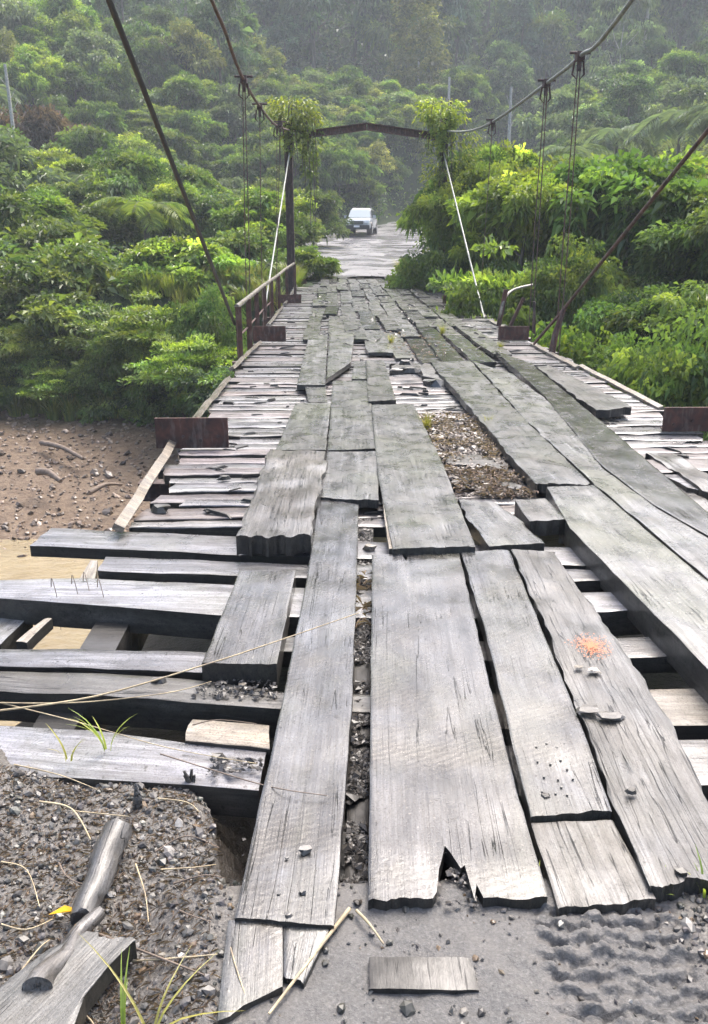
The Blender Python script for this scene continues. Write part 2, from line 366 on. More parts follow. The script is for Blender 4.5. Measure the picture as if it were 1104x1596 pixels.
o = obj('ground', grid_mesh('ground', xs2, ys2, near_z, gm)); tag(o, kind='structure')

# ------------------------------------------------------------------ planks
def resample(pts, n):
    pts = np.array([(p[0], p[1]) for p in pts], float); d = np.r_[0, np.cumsum(np.hypot(*np.diff(pts, axis=0).T))]
    q = np.linspace(0, d[-1], n+1)
    return np.c_[np.interp(q, d, pts[:, 0]), np.interp(q, d, pts[:, 1])]
_ps = [0]
def plank(name, A, B, zt, th, mat, parent, nx=6, ny=None, jag=(.01, .01), wob=.0022, amp=.003, cut=None, zfun=None, worn=.003, side='side', step=.07):
    """A, B: the two long edges as lists of world points (same direction); returns one board"""
    _ps[0] += 1; sd_ = _ps[0]*3.71
    L = np.hypot(A[0][0]-A[-1][0], A[0][1]-A[-1][1])
    if ny is None: ny = max(3, min(60, int(L/step)))
    a, b = resample(A, 200), resample(B, 200); top = []
    Wd = float(np.hypot(*(a[100]-b[100])))
    TT = [0, min(.03, .004/Wd)]+[q/(nx-1) for q in range(1, nx-1)]+[1-min(.03, .006/Wd), 1] if nx >= 4 else [q/nx for q in range(nx+1)]
    nx = len(TT)-1
    SS = [0, min(.02, .006/L)]+[q/(ny-1) for q in range(1, ny-1)]+[1-min(.02, .006/L), 1] if ny >= 5 else [q/ny for q in range(ny+1)]
    jg = lambda g_, o_: [g_*(max(0, .5+.9*fbm(TT[q]*Wd*16, sd_+o_, 0, 3))+.10*rnd.random()*(q % 2)) for q in range(nx+1)]
    jf = jg(jag[0], 0); jn = jg(jag[1], 7)
    for i in range(ny+1):
        for j in range(nx+1):
            tt = TT[j]; cf = jf[j]/L; cn = jn[j]/L
            if cut: c0, c1 = cut(tt); cf += c0/L; cn += c1/L
            s = cf+(1-cf-cn)*SS[i]; k = s*200; k0 = min(199, int(k)); fr = k-k0
            pa = a[k0]*(1-fr)+a[k0+1]*fr; pb = b[k0]*(1-fr)+b[k0+1]*fr
            e = 0
            if j == 0: e = -wob*(fbm(i*.45, sd_)*1.6)/Wd
            if j == nx: e = wob*(fbm(i*.45, sd_+9)*1.6)/Wd
            p = pa+(pb-pa)*(tt+e)
            z = zt+amp*fbm(p[0]*5, p[1]*5, sd_)*1.5
            if j in (0, nx): z -= worn*(.6+.5*abs(fbm(i*.5, sd_+j)))
            if i in (0, ny): z -= 0
            if zfun: z += zfun(s, tt)
            top.append((p[0], p[1], z))
    top = np.array(top); n1 = nx+1
    org = top.mean(0); dv = (a[-1]+b[-1]-a[0]-b[0]); ang = math.atan2(dv[1], dv[0])
    ca, sa = math.cos(-ang), math.sin(-ang)
    loc = top-org; loc = np.c_[loc[:, 0]*ca-loc[:, 1]*sa, loc[:, 0]*sa+loc[:, 1]*ca, loc[:, 2]]
    idx = [i*n1 for i in range(ny+1)] + [ny*n1+j for j in range(1, n1)] + [i*n1+nx for i in range(ny-1, -1, -1)] + [j for j in range(nx-1, 0, -1)]
    vs = [tuple(q) for q in loc]; nt_ = len(vs); vs += [tuple(loc[q]) for q in idx]; nb = len(vs)
    thf = th if callable(th) else (lambda *_: th)
    for q in idx: vs.append((loc[q][0], loc[q][1], loc[q][2]-thf()+ (rnd.random()-.5)*.0015))
    fs = []; mi = []; sm = []
    fl = (B[0][0]-A[0][0])*dv[1]-(B[0][1]-A[0][1])*dv[0] > 0
    for i in range(ny):
        for j in range(nx):
            f = (i*n1+j, (i+1)*n1+j, (i+1)*n1+j+1, i*n1+j+1)
            fs.append(f[::-1] if fl else f); mi.append(0); sm.append(True)
    m = len(idx)
    for k in range(m):
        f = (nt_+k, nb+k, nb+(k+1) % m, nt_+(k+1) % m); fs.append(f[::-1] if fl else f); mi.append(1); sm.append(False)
    f = tuple(nb+k for k in range(m)); fs.append(f if not fl else f[::-1]); mi.append(1); sm.append(False)
    # make sure tops face up
    me = bpy.data.meshes.new(name); me.from_pydata(vs, [], fs)
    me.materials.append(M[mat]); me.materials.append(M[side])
    me.polygons.foreach_set('material_index', mi); me.polygons.foreach_set('use_smooth', sm); me.update()
    if me.polygons[0].normal.z < 0: me.flip_normals()
    return obj(name, me, parent, org, (0, 0, ang))
def pp(pts, z): return [P(u, v, z) for u, v in pts]
def plank_px(name, L_, R_, z, th, mat, parent, **k): return plank(name, pp(L_, z), pp(R_, z), z, th, mat, parent, **k)

bridge = empty('suspension_bridge', (.9, 13, 0), 0, 'old timber suspension bridge with worn grey planks, holes and rusty fittings', 'bridge')
def B_(o):
    """hang a world-placed object under the bridge without moving it"""
    o.location = Vector(o.location)-bridge.location; o.parent = bridge; return o
def bpl(*a, **k):
    lab = k.pop('label', None); o = B_(plank(*a[:6], None, **k))
    if lab: o['label'] = lab
    return o
def bpx(name, L_, R_, z, th, mat, **k):
    lab = k.pop('label', None); o = B_(plank_px(name, L_, R_, z, th, mat, None, **k))
    if lab: o['label'] = lab
    return o
def bmb(mb, name, mats): return B_(mb.build(name, mats, None, (0,0,0)))

XL, XR = -1.17, 3.00
CP = 'cross_plank'
# stringers and steel cross beams under the deck
for x, wd in ((-.98, .15), (-.1, .14), (1.0, .14), (2.0, .14), (2.85, .15)):
    mb = MB(); n = 12
    for k in range(1):
        mb.box((x, 13.3, -.19), (wd, 23.6, .22))
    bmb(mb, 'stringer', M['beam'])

# near cross planks, read off the photograph (left edge first, far edge list A, near edge list B)
def cross(far, near, z=0, th=.07, mat='cross', **k):
    return bpx(CP, far, near, z, th, mat, **k)
cross([(75,822),(375,836),(640,846),(980,856),(1600,862)], [(45,850),(370,864),(650,872),(1010,884),(1650,890)], 0, .06, nx=5, jag=(.03,.01), label='pale cross plank sticking out furthest over the muddy water')
cross([(163,867),(480,880),(700,880),(1000,890),(1680,894)], [(150,889),(480,900),(700,905),(990,905),(1690,912)], 0, .085, nx=5)
cross([(-70,905),(130,901),(400,913),(700,925),(1015,922),(1720,926)], [(-110,925),(0,932),(350,958),(700,965),(1030,948),(1760,955)], 0, .12, 'cross', nx=6, label='thick pale cross timber with a dark damp front edge')
cross([(400,990),(700,1000),(1100,990),(1850,992)], [(395,1012),(700,1030),(1120,1022),(1880,1024)], -.015, .07, 'rotten', nx=5, jag=(.03,.03))
cross([(-90,1012),(120,1011),(420,1020)], [(-110,1036),(120,1040),(420,1052)], 0, .05, 'cross', nx=5)
cross([(-120,1044),(150,1048),(320,1060),(440,1078),(640,1084)], [(-150,1072),(150,1082),(320,1096),(440,1104),(640,1112)], 0, .12, 'rotten', nx=6, jag=(.01,.04), label='rotten cross timber littered with black crumbs')
cross([(560,1085),(800,1080),(1160,1070),(1950,1070)], [(560,1130),(800,1135),(1170,1128),(2020,1128)], -.02, .10, 'palewood', nx=6, jag=(.03,.03), label='split pale cross timber at the right beside the hole')
cross([(298,1120),(430,1131)], [(284,1152),(424,1168)], .0, .05, 'palewood', nx=4, jag=(.01,.02), label='short warm-coloured board beside the hole')
cross([(540,1160),(800,1162),(1190,1148),(2080,1150)], [(530,1230),(800,1240),(1240,1215),(2160,1216)], -.03, .08, 'cross', nx=6)
cross([(-40,1128),(150,1138),(285,1156),(420,1172)], [(-60,1205),(180,1215),(315,1224),(408,1232)], -.012, .10, 'cross', nx=7, label='broad cross timber half buried in gravel at the bridge mouth')
cross([(530,1270),(800,1280),(1250,1260),(2200,1262)], [(520,1370),(800,1385),(1300,1370),(2350,1372)], -.05, .09, 'beam', nx=6)
# short pieces past the left edge
bpx('edge_board', [(-60,953),(-160,1010)], [(50,955),(0,1004)], -.10, .12, 'cross', nx=3)
bpx('edge_board', [(142,872),(122,905)], [(152,872),(148,905)], -.03, .05, 'palewood', nx=2, ny=3)
bpx('edge_board', [(70,962),(24,1000)], [(82,962),(40,1002)], -.04, .05, 'palewood', nx=2, ny=3)

# regular cross planks from there to the far tower
y = P(300, 818).y; k = 0
yend = 25.0
while y < yend:
    wd = rnd.uniform(.10, .21); gap = rnd.uniform(.006, .03) if rnd.random() < .8 else rnd.uniform(.04, .09)
    sk = rnd.uniform(-.03, .03)
    xl = XL+rnd.uniform(-.03, .07); xr = XR+rnd.uniform(-.07, .05)
    if y < 9 and rnd.random() < .25: xl += rnd.uniform(.05, .2)
    z = rnd.uniform(-.014, .006); mt = 'cross2' if rnd.random() < .22 else 'cross'
    near = y < 9
    A = [(xl, y+wd-sk), (.9+rnd.uniform(-.2,.2), y+wd+rnd.uniform(-.01,.01)), (xr, y+wd+sk)]
    Bn = [(xl-rnd.uniform(-.03,.03), y-sk), (.9, y+rnd.uniform(-.01,.01)), (xr+rnd.uniform(-.03,.03), y+sk)]
    bpl(CP, A, Bn, z, .06, mt, nx=4 if near else 2, ny=40 if near else 10, jag=(.03,.03), wob=.012 if near else .012, amp=.004, worn=.007)
    y += wd+gap; k += 1
y = 25.0
while y < 29.4:
    wd = rnd.uniform(.12, .22); x0_, x1_ = -.62+rnd.uniform(-.2, .1)+.05*(y-25), 2.35+rnd.uniform(-.1, .2)-.03*(y-25)
    bpl(CP, [(x0_, y+wd), (x1_, y+wd)], [(x0_, y), (x1_, y)], rnd.uniform(-.01, .01), .05, 'cross', nx=2, ny=8, jag=(.04,.04), wob=.012); y += wd+rnd.uniform(.01, .05)
# row of broad worn boards at the right edge of the middle of the deck
bpl(CP, [(2.05,5.55),(3.35,5.60)], [(2.1,5.25),(3.4,5.28)], .045, .05, 'cross2', nx=5, jag=(.08,.03), wob=.02, label='lifted weathered board at the right edge beside the rusty plate')
bpl(CP, [(2.05,5.2),(3.45,5.2)], [(2.2,4.82),(3.5,4.86)], .04, .05, 'cross', nx=5, jag=(.10,.03), wob=.02)
bpl(CP, [(2.45,4.75),(3.5,4.78)], [(2.5,4.45),(3.5,4.45)], .03, .05, 'cross', nx=5, jag=(.06,.03), wob=.02)

# runner planks: foreground
zr = .07
RP = 'runner_plank'
r1 = bpx(RP, [(497,774),(478,905),(430,1140),(365,1436)], [(559,786),(556,905),(548,1110),(521,1449)], zr, .055, 'front', nx=30, jag=(.01,.006), step=.05, label='long wet runner plank, first on the left in the foreground')
def cutR2(tt):
    d = abs(tt-.47)
    n1_ = fbm(tt*30, 4.4); near = (.19+.05*n1_)*max(0, 1-abs(tt-.47-.03*n1_)/(.13 if tt > .47 else .075))**.55 + (.004 if tt < .37 else .0) + .006*n1_
    far = .10*max(0, 1-abs(tt-.38)/.035)
    return far, max(0, near)
bpx(RP, [(580,864),(579,1000),(577,1200),(574,1409)], [(716,862),(757,1040),(800,1210),(856,1404)], zr, .05, 'front', nx=40, jag=(.004,.008), step=.05, cut=cutR2, label='widest runner plank with a broken wedge missing at its near end')
bpx(RP, [(719,860),(757,985),(790,1120),(828,1279)], [(793,856),(865,1028),(912,1145),(955,1268)], zr+.004, .055, 'front', nx=27, jag=(.01,.012), step=.05, label='runner plank dotted with nail holes near its cut end')
r4 = bpx(RP, [(797,856),(862,1000),(905,1112),(960,1262),(1013,1392)], [(862,858),(935,962),(1016,1078),(1075,1180),(1170,1388)], zr+.006, .075, 'rotten', nx=36, jag=(.01,.03), step=.05, amp=.006, wob=.012, label='peeling runner plank with an orange paint mark')
bpx(RP, [(828,1281),(872,1418)], [(955,1276),(1024,1404)], .062, .04, 'rotten', nx=24, jag=(.004,.012), label='low board half buried in the gravel under the others')
# thin boards at the bottom left
bpx(RP, [(356,1432),(336,1600)], [(440,1437),(441,1540)], .062, .02, 'front', nx=6, jag=(.004,.02))
bpx(RP, [(441,1440),(441,1530)], [(512,1448),(470,1540)], .059, .02, 'front', nx=6, jag=(.004,.02))
# beneath
bpx(RP, [(556,790),(536,1400)], [(583,790),(573,1402)], -.02, .05, 'beam', nx=4, jag=(.02,.02), label='dark rotten board in the slot between the front planks')
l1 = bpx(RP, [(374,889),(314,1036)], [(461,889),(431,1037)], zr, .10, 'front', nx=21, jag=(.005,.01), label='short thick runner block left of the long front plank')

# middle: left wheel track
bpx(RP, [(421,699),(372,838)], [(509,703),(484,838)], .125, .10, 'rotten', nx=30, jag=(.01,.05), amp=.008, wob=.02, label='thick broken plank with a jagged black end and mossy middle')
bpx(RP, [(461,628),(430,702)], [(516,627),(508,702)], zr+.01, .055, 'runner', nx=15)
bpx(RP, [(519,593),(511,702)], [(574,593),(589,700)], zr+.012, .05, 'runner', nx=18)
bpx(RP, [(510,704),(498,777)], [(591,703),(590,781)], zr+.016, .05, 'runner', nx=18, jag=(.01,.02))
bpx(RP, [(579,630),(590,745),(613,857)], [(645,630),(690,722),(742,853)], zr+.03, .055, 'runner', nx=24, jag=(.02,.015), amp=.004, label='broad mossy plank in the middle of the deck beside the leaf-filled hole')
bpx(RP, [(592,752),(607,857)], [(597,752),(612,857)], zr+.02, .05, 'palewood', nx=2)
bpx(RP, [(712,775),(738,820),(764,853)], [(770,780),(815,815),(850,848)], zr+.01, .075, 'runner', nx=18, jag=(.06,.02), wob=.02, label='tilted broken plank end beyond the leaf litter')
bpx(RP, [(803,779),(828,815)], [(851,777),(884,810)], zr+.03, .085, 'runner', nx=12, jag=(.01,.02), label='short raised block beside the right-hand wheel track')
bpx(RP, [(570,561),(574,626)], [(598,561),(618,624)], zr+.03, .06, 'runner', nx=12, jag=(.01,.01))
bpx(RP, [(482,522),(463,600)], [(511,522),(507,600)], zr+.02, .05, 'runner', nx=12)
bpx(RP, [(476,603),(481,627)], [(507,602),(511,627)], zr, .05, 'runner', nx=12, ny=4)
bpx(RP, [(514,517),(509,591)], [(553,518),(547,565)], zr+.015, .05, 'runner', nx=12)
bpx(RP, [(553,564),(548,591)], [(570,564),(573,591)], zr+.004, .04, 'runner', nx=12, ny=4)

for (f_, n_, z_, w_) in (([(683,712),(745,708),(800,722)],[(690,728),(750,722),(806,742)],.035,'side'),([(700,742),(760,738),(822,757)],[(705,752),(765,750),(832,772)],.03,'beam'),([(672,668),(730,664)],[(676,674),(736,672)],.03,'rotten'),([(600,566),(640,563),(668,575)],[(604,578),(645,574),(672,588)],.05,'beam'),([(652,566),(688,568)],[(656,584),(700,592)],.06,'rotten')):
    bpx('broken_board', f_, n_, z_, .05, w_, nx=5, jag=(.10,.12), wob=.05, amp=.012)
# right wheel track
bpx(RP, [(671,564),(745,650),(836,757)], [(733,562),(822,658),(925,756)], zr+.02, .06, 'runner', nx=24, jag=(.02,.06), wob=.012, label='greenish plank ending in a split point beside the leaf litter')
bpx(RP, [(852,758),(890,824),(1104,1042),(1230,1180)], [(926,756),(1058,868),(1225,1005),(1420,1190)], zr+.03, .13, 'runner', nx=30, jag=(.01,.01), label='long thick timber sweeping to the right edge of the photo')
bpx(RP, [(737,563),(822,656),(927,754),(1060,865),(1225,1000)], [(800,583),(888,650),(938,728),(1020,789),(1200,895)], zr+.022, .06, 'runner', nx=24, jag=(.02,.01), wob=.012)
bpx(RP, [(772,546),(850,618),(940,728),(1021,787),(1200,890)], [(828,566),(955,671),(995,706),(1106,800),(1230,885)], zr+.028, .06, 'front', nx=24, jag=(.02,.01), wob=.012)
bpx(RP, [(836,571),(882,606),(932,641)], [(858,570),(930,605),(986,635)], zr+.04, .07, 'rotten', nx=15, jag=(.02,.04), wob=.02, label='narrow outer plank with a burnt-looking broken end')
bpx(RP, [(1003,704),(1040,725),(1104,768),(1230,850)], [(1045,703),(1104,738),(1180,785),(1290,850)], .06, .07, 'rotten', nx=16, jag=(.08,.02), wob=.02, amp=.012, label='splintered pale outer board at the right edge by the largest end plate')
bpx(RP, [(985,706),(1035,752),(1104,806)], [(1003,704),(1060,752),(1120,792)], .02, .04, 'rotten', nx=12, jag=(.06,.06), wob=.03, amp=.012)
# far runner planks, laid in ragged columns
cols = [(-.42,.26),(-.14,.29),(.17,.26),(.45,.3),(.78,.25),(1.05,.3),(1.37,.3),(1.69,.27),(1.98,.3)]
for ci, (cx, cw) in enumerate(cols):
    y = {0:12.2,1:12.2,2:12.2,3:10.8,4:10.4,5:10.0,6:9.9,7:10.0,8:10.6}[ci]+rnd.uniform(-.1,.1)
    while y < 29.0:
        ln = rnd.uniform(1.6, 4.2); e = min(29.4+.3*rnd.random(), y+ln)
        if not (ci in (3, 4, 5) and rnd.random() < .3 and ln < 2.2):
            dx = rnd.uniform(-.03, .03); d2 = rnd.uniform(-.04, .04)
            cxx, cww = cx+rnd.uniform(-.04, .04), cw*rnd.uniform(.85, 1.12)
            bpl(RP, [(cxx+dx, e), (cxx+d2, y)], [(cxx+cww+dx, e), (cxx+cww+d2, y)], zr-.02+rnd.uniform(-.015, .03), .045, 'runner' if rnd.random() < .8 else 'front', nx=3, ny=10, jag=(.08,.08), wob=.02)
            y = e+rnd.uniform(.01, .06)
        else: y += ln*.35

# raised edge boards on the left rim
def eboard(p0, p1, wd=.06, th=.035, tilt=.5):
    a = Vector(p0); b = Vector(p1); d = (b-a).normalized(); s = d.cross(Vector((0,0,1))).normalized()
    n_ = (s*math.cos(tilt)+Vector((0,0,1))*math.sin(tilt)); u_ = d.cross(n_).normalized()
    mb = MB(); vs = []
    for k in range(9):
        p = a.lerp(b, k/8)+Vector((rnd.uniform(-1,1)*.006, 0, rnd.uniform(-1,1)*.004))
        for c0, c1 in ((-1,-1),(1,-1),(1,1),(-1,1)): vs.append(p+n_*c0*wd/2+u_*c1*th/2)
    fs = [(k*4+i, k*4+(i+1)%4, k*4+4+(i+1)%4, k*4+4+i) for k in range(8) for i in range(4)]+[(3,2,1,0),(32,33,34,35)]
    mb.add(vs, fs); o_ = bmb(mb, 'edge_board', M['palewood']); return o_
for (u0,v0,u1,v1) in ((272,685,186,824),(303,654,356,590),(361,575,405,533),(418,507,440,478),(444,474,462,446)):
    eboard(P(u0,v0,.05), P(u1,v1,.05))
for (u0,v0,u1,v1) in ((1030,636,905,570),(900,573,830,536),(818,528,765,500),(758,494,705,466)):
    eboard(P(u0,v0,.02), P(u1,v1,.02), .05, .03, .3)

# rusty end plates standing on the deck, with rivets, and the steel beams under them
def plate(u0, v0, u1, v1, vb, extra=0):
    p = P((u0+u1)/2, vb, .0); zc = (p-CAM).dot(ray(552,798)); wdt = (u1-u0)/F*zc; hgt = (vb-v0)/F*zc/math.cos(TH)*1.0
    mb = MB(); c = Vector((p.x, p.y, hgt/2+.01)); mb.box(c, (wdt, .018, hgt))
    mb.box((c.x, c.y+.018, hgt-.004), (wdt*.995, .022, .012)); mb.box((c.x, c.y+.03, .03), (wdt*.99, .045, .012))
    pl = bmb(mb, 'end_plate', M['rust']); pl['label'] = 'rusty steel end plate standing on the deck edge'
    for k in range(4):
        q = MB(); q.tube([(c.x-wdt*.36+k*wdt*.24, c.y-.008, .07+.03*(k % 2)), (c.x-wdt*.36+k*wdt*.24, c.y-.022, .07+.03*(k % 2))], .013, 6)
        r_ = q.build('rivet', M['rustdark']); r_.parent = pl; r_.location = -Vector(bridge.location)-Vector((0,0,0))
        r_.location = Vector((0,0,0))
    return p
def beam_under(y):
    mb = MB(); x0, x1 = XL-.35, XR+.35; L = x1-x0; cx = (x0+x1)/2
    mb.box((cx, y, -.37), (L, .012, .12)); mb.box((cx, y, -.306), (L, .12, .012)); mb.box((cx, y, -.436), (L, .12, .012))
    bmb(mb, 'steel_cross_beam', M['rustdark'])
for a in ((245,655,357,703,700),(395,511,446,533,533),(433,461,470,473,473),(462,436,478,443,443),
          (1031,638,1150,674,674),(776,511,824,531,531),(690,462,721,474,474),(646,437,672,444,444)): plate(*a)
for v_ in (690, 531, 473, 443): beam_under(P(600, v_).y)

# ------------------------------------------------------------------ towers, cables, hangers, rails
TY = 25.2
tl = D(459, 203, 24.5); TYp = 25.3
xl_t = P(459, 440, 0).x; 
mb = MB(); px_, pz = -1.22, 4.5
for dx in (-.10, .10): mb.box((px_+dx, TYp, (pz-1.5)/2), (.02, .24, pz+1.5))
mb.box((px_, TYp, (pz-1.5)/2), (.18, .02, pz+1.5))
tw = bmb(mb, 'tower_post', M['rustdark']); tw['label'] = 'dark rusty steel tower post on the left'
mb = MB(); px2 = 3.12
for dx in (-.10, .10): mb.box((px2+dx, TYp, (pz-1.5)/2), (.02, .24, pz+1.5))
mb.box((px2, TYp, (pz-1.5)/2), (.18, .02, pz+1.5))
tw = bmb(mb, 'tower_post', M['rustdark']); tw['label'] = 'tower post on the right, wrapped in creeper'
for (ua, va, ub, vb, nm) in ((466,206,572,192,'a'),(572,192,682,208,'b')):
    A0 = CAM+ray(ua, va)*((TYp-CAM.y)/ray(ua, va).y); B0 = CAM+ray(ub, vb)*((TYp-CAM.y)/ray(ub, vb).y)
    mb = MB(); d = B0-A0; rot = d.to_track_quat('X', 'Z').to_matrix(); mid = (A0+B0)/2
    mb.box(mid, (d.length, .16, .02), rot); mb.box(mid+Vector((0,0,-.17)), (d.length*.99, .16, .02), rot); mb.box(mid+Vector((0,.0,-.085)), (d.length*.985, .02, .145), rot)
    bmb(mb, 'top_beam', M['rust'])

def cable(name, pts, r, mat, sag=0, n=24):
    pts = [Vector(p) for p in pts]; out = []
    for a, b in zip(pts[:-1], pts[1:]):
        for k in range(n): out.append(a.lerp(b, k/n)-Vector((0,0,sag*4*(k/n)*(1-k/n))))
    out.append(pts[-1]); mb = MB(); mb.tube(out, r, 8); return bmb(mb, name, mat)
def smooth_pts(ps, n=10):
    out = []; ps = [Vector(p) for p in ps]
    for i in range(len(ps)-1):
        p0 = ps[max(i-1,0)]; p1 = ps[i]; p2 = ps[i+1]; p3 = ps[min(i+2,len(ps)-1)]
        for k in range(n):
            t_ = k/n; out.append(.5*((2*p1)+(p2-p0)*t_+(2*p0-5*p1+4*p2-p3)*t_**2+(3*p1-p0-3*p2+p3)*t_**3))
    out.append(ps[-1]); return out
def zx(u, X): return (X)/((u-519)/F)      # depth at which a point seen at column u lies over line x = X
# main suspension cables
Lm = [D(460,205,zx(460,-1.22)*.96), D(432,196,18.5), D(405,166,14.6), D(380,124,12), D(366,92,11.0), D(350,46,9.9), D(330,0,9.0)]
dv = (Lm[-1]-Lm[-2]).normalized(); Lm.append(Lm[-1]+dv*8)
mb = MB(); mb.tube(smooth_pts(Lm), .022, 8); bmb(mb, 'main_cable', M['cable_rust'])
Rm = [D(684,203,24.2), D(725,205,20.5), D(768,190,16.6), D(852,130,12.0), D(904,88,10.4), D(985,0,8.6)]
dv = (Rm[-1]-Rm[-2]).normalized(); Rm.append(Rm[-1]+dv*8+Vector((0,0,1)))
mb = MB(); mb.tube(smooth_pts(Rm), .025, 8); o = bmb(mb, 'main_cable', M['cable_pale']); o['label'] = 'pale grey main cable rising to the upper right'
# dark stays from the near tower down to the deck edge
a = D(170,0,5.0); b = P(364,500,.25); b = D(366,505,10.5); a2 = a+(a-b).normalized()*5
o = cable('stay_cable', [a2, b], .021, M['cable_dark']); o['label'] = 'thick black stay cable in the upper left'
a = D(1104,200,6.9); b = D(832,536,12.2); a2 = a+(a-b).normalized()*5
o = cable('stay_cable', [a2, D(872,490,11.5), b], .020, M['cable_rust']); o['label'] = 'brown stay cable at the right edge of the photo'
# pale stays from the far tower
o = cable('stay_cable', [D(456,210,24.4), D(410,500,15.4)], .019, M['cable_pale'])
o = cable('stay_cable', [D(686,216,24.4), D(755,496,15.7)], .020, M['cable_pale'])
# hangers with clamps
def hanger(top, xb, yb, zb, tw_=2, mat='cable_rust', r=.008):
    top = Vector(top); mb = MB(); bot = Vector((xb, yb, zb))
    for k in range(tw_):
        off = Vector(((k-(tw_-1)/2)*.05, 0, 0)); mb.tube([top+off*.6, top.lerp(bot, .5)+off*1.4+Vector((rnd.uniform(-.01,.01),0,0)), bot+off], r, 6)
    h = bmb(mb, 'hanger', M[mat]); 
    q = MB(); q.box(top, (.09, .14, .10)); q.tube([top+Vector((-.13,0,.04)), top+Vector((.13,0,.04))], .018, 6); q.tube([top+Vector((0,0,-.16)), top+Vector((0,0,.02))], .03, 6)
    q.tube([top+Vector((-.06,0,-.05)), top+Vector((-.08,0,-.2)), top+Vector((0,0,-.28)), top+Vector((.07,0,-.2)), top+Vector((.05,0,-.05))], .014, 5)
    bmb(q, 'cable_clamp', M['rustdark'])
for p, n_ in ((Lm[3], 2), (Lm[2], 1), (Lm[1], 1)): hanger(p, XL-.18, p.y+.1, -.3, n_)
hanger(Lm[1]+Vector((.12,-.9,-.06)), XL-.15, Lm[1].y-.8, -.3, 1)
for p, n_ in ((Rm[3], 2), (Rm[4], 2), (Rm[2], 1)): hanger(p, XR+.12, p.y+.1, -.3, n_)

# left rail: rusty uprights with a pale bent top rail
hr = empty('handrail', (0,0,0)); hr.parent = bridge; hr.location = -Vector(bridge.location)
hr['label'] = 'rusty handrail with a pale bent top bar on the left side'
rb = []
for (u, vt, vb) in ((373,478,566),(388,466,548),(400,456,530),(412,446,512),(423,438,500),(434,430,488),(446,420,474),(459,411,462)):
    b0 = P(u, vb+2, -.06); zc = (b0-CAM).dot(ray(552,798)); t0 = CAM+ray(u, vt)*(zc*1.0)
    t0 = Vector((b0.x, b0.y, CAM.z+ (ray(u,vt)*((b0.y)/ray(u,vt).y)).z)); rb.append(t0)
    mb = MB(); wx = .06; mb.box(((b0.x+t0.x)/2+rnd.uniform(-.02,.02), b0.y, (t0.z-.25)/2), (.012, wx, t0.z+.25)); mb.box(((b0.x+t0.x)/2+.03, b0.y-.03, (t0.z-.25)/2), (wx, .012, t0.z+.25))
    mb.build('rail_post', M['rust'], hr)
mb = MB(); mb.tube(smooth_pts(rb, 4), .032, 8, wob=.1); mb.build('top_rail', M['palewood'], hr)
mb = MB(); mb.tube([q-Vector((0,0,.38)) for q in rb[:5]], .014, 6); mb.build('middle_rail', M['rust'], hr)

# right side: bent remains of the rail and a raking brace
hr2 = empty('handrail', (0,0,0)); hr2.parent = bridge; hr2.location = -Vector(bridge.location); hr2['label'] = 'bent broken remains of the rail on the right side'
def wpt(u, v, y): r_ = ray(u, v); return CAM+r_*(y/r_.y)
yq = P(785, 512).y
mb = MB(); mb.box(wpt(783,480,yq), (.07, .05, .60), Matrix.Rotation(.15, 3, 'Y')); mb.build('rail_post', M['rust'], hr2)
mb = MB(); mb.tube(smooth_pts([wpt(778,500,yq), wpt(786,468,yq), wpt(800,452,yq+.3), wpt(830,444,yq+.6)]), .022, 6); mb.build('top_rail', M['palewood'], hr2)
mb = MB(); mb.box(wpt(806,486,yq), (.05, .05, .5), Matrix.Rotation(.4, 3, 'Y')); mb.build('rail_post', M['rust'], hr2)
yq = P(868, 552).y
mb = MB(); mb.tube([wpt(860,552,yq), wpt(866,520,yq), wpt(880,480,yq)], [.05,.045,.03], 6, wob=.2); mb.tube([wpt(880,482,yq), wpt(832,537,yq+.2)], .016, 6)
mb.build('rail_brace', M['rust'], hr2)
mb = MB(); mb.tube([wpt(833,520,yq+1.2), wpt(833,470,yq+1.2)], .02, 6); mb.build('rail_post', M['rustdark'], hr2)

# ------------------------------------------------------------------ leaves
rg = np.random.default_rng(5)
def unit(v): return v/np.maximum(1e-6, np.linalg.norm(v, axis=1, keepdims=True))
def leaves(pos, dr, ln, wd, col, fold=.25, droop=.25):
    N = len(pos); dr = unit(dr)
    side = unit(np.cross(dr, np.array([0, 0, 1.0])+rg.normal(0, .35, (N, 3)))); up = np.cross(side, dr)
    ln = np.broadcast_to(ln, N)[:, None]; wd = np.broadcast_to(wd, N)[:, None]
    mid = pos+dr*ln*.5
    v0 = pos; v1 = mid+side*wd*.5+up*wd*fold*.5; v3 = mid-side*wd*.5+up*wd*fold*.5
    v2 = pos+dr*ln-np.array([0, 0, 1])*ln*droop
    V = np.stack([v0, v1, v2, v3], 1).reshape(-1, 3)
    b = np.arange(N)[:, None]*4; Fc = np.concatenate([b+[0, 1, 2], b+[0, 2, 3]], 1).reshape(-1, 3)
    return V, Fc, np.repeat(col, 4, 0)
PAL = {  # dark, mid, young shoot
 'green':  ((.034,.070,.022), (.105,.170,.046), (.27,.31,.06)),
 'lime':   ((.058,.105,.024), (.17,.245,.050), (.38,.41,.07)),
 'deep':   ((.028,.058,.030), (.090,.150,.068), (.19,.24,.09)),
 'blue':   ((.032,.062,.050), (.088,.148,.10), (.17,.22,.13)),
 'olive':  ((.055,.075,.028), (.175,.195,.065), (.34,.33,.09)),
 'pale':   ((.07,.10,.058), (.15,.20,.11), (.27,.31,.16)),
 'gold':   ((.10,.11,.03), (.22,.22,.06), (.36,.32,.07)),
 'red':    ((.045,.028,.024), (.13,.075,.062), (.16,.12,.07)),
}
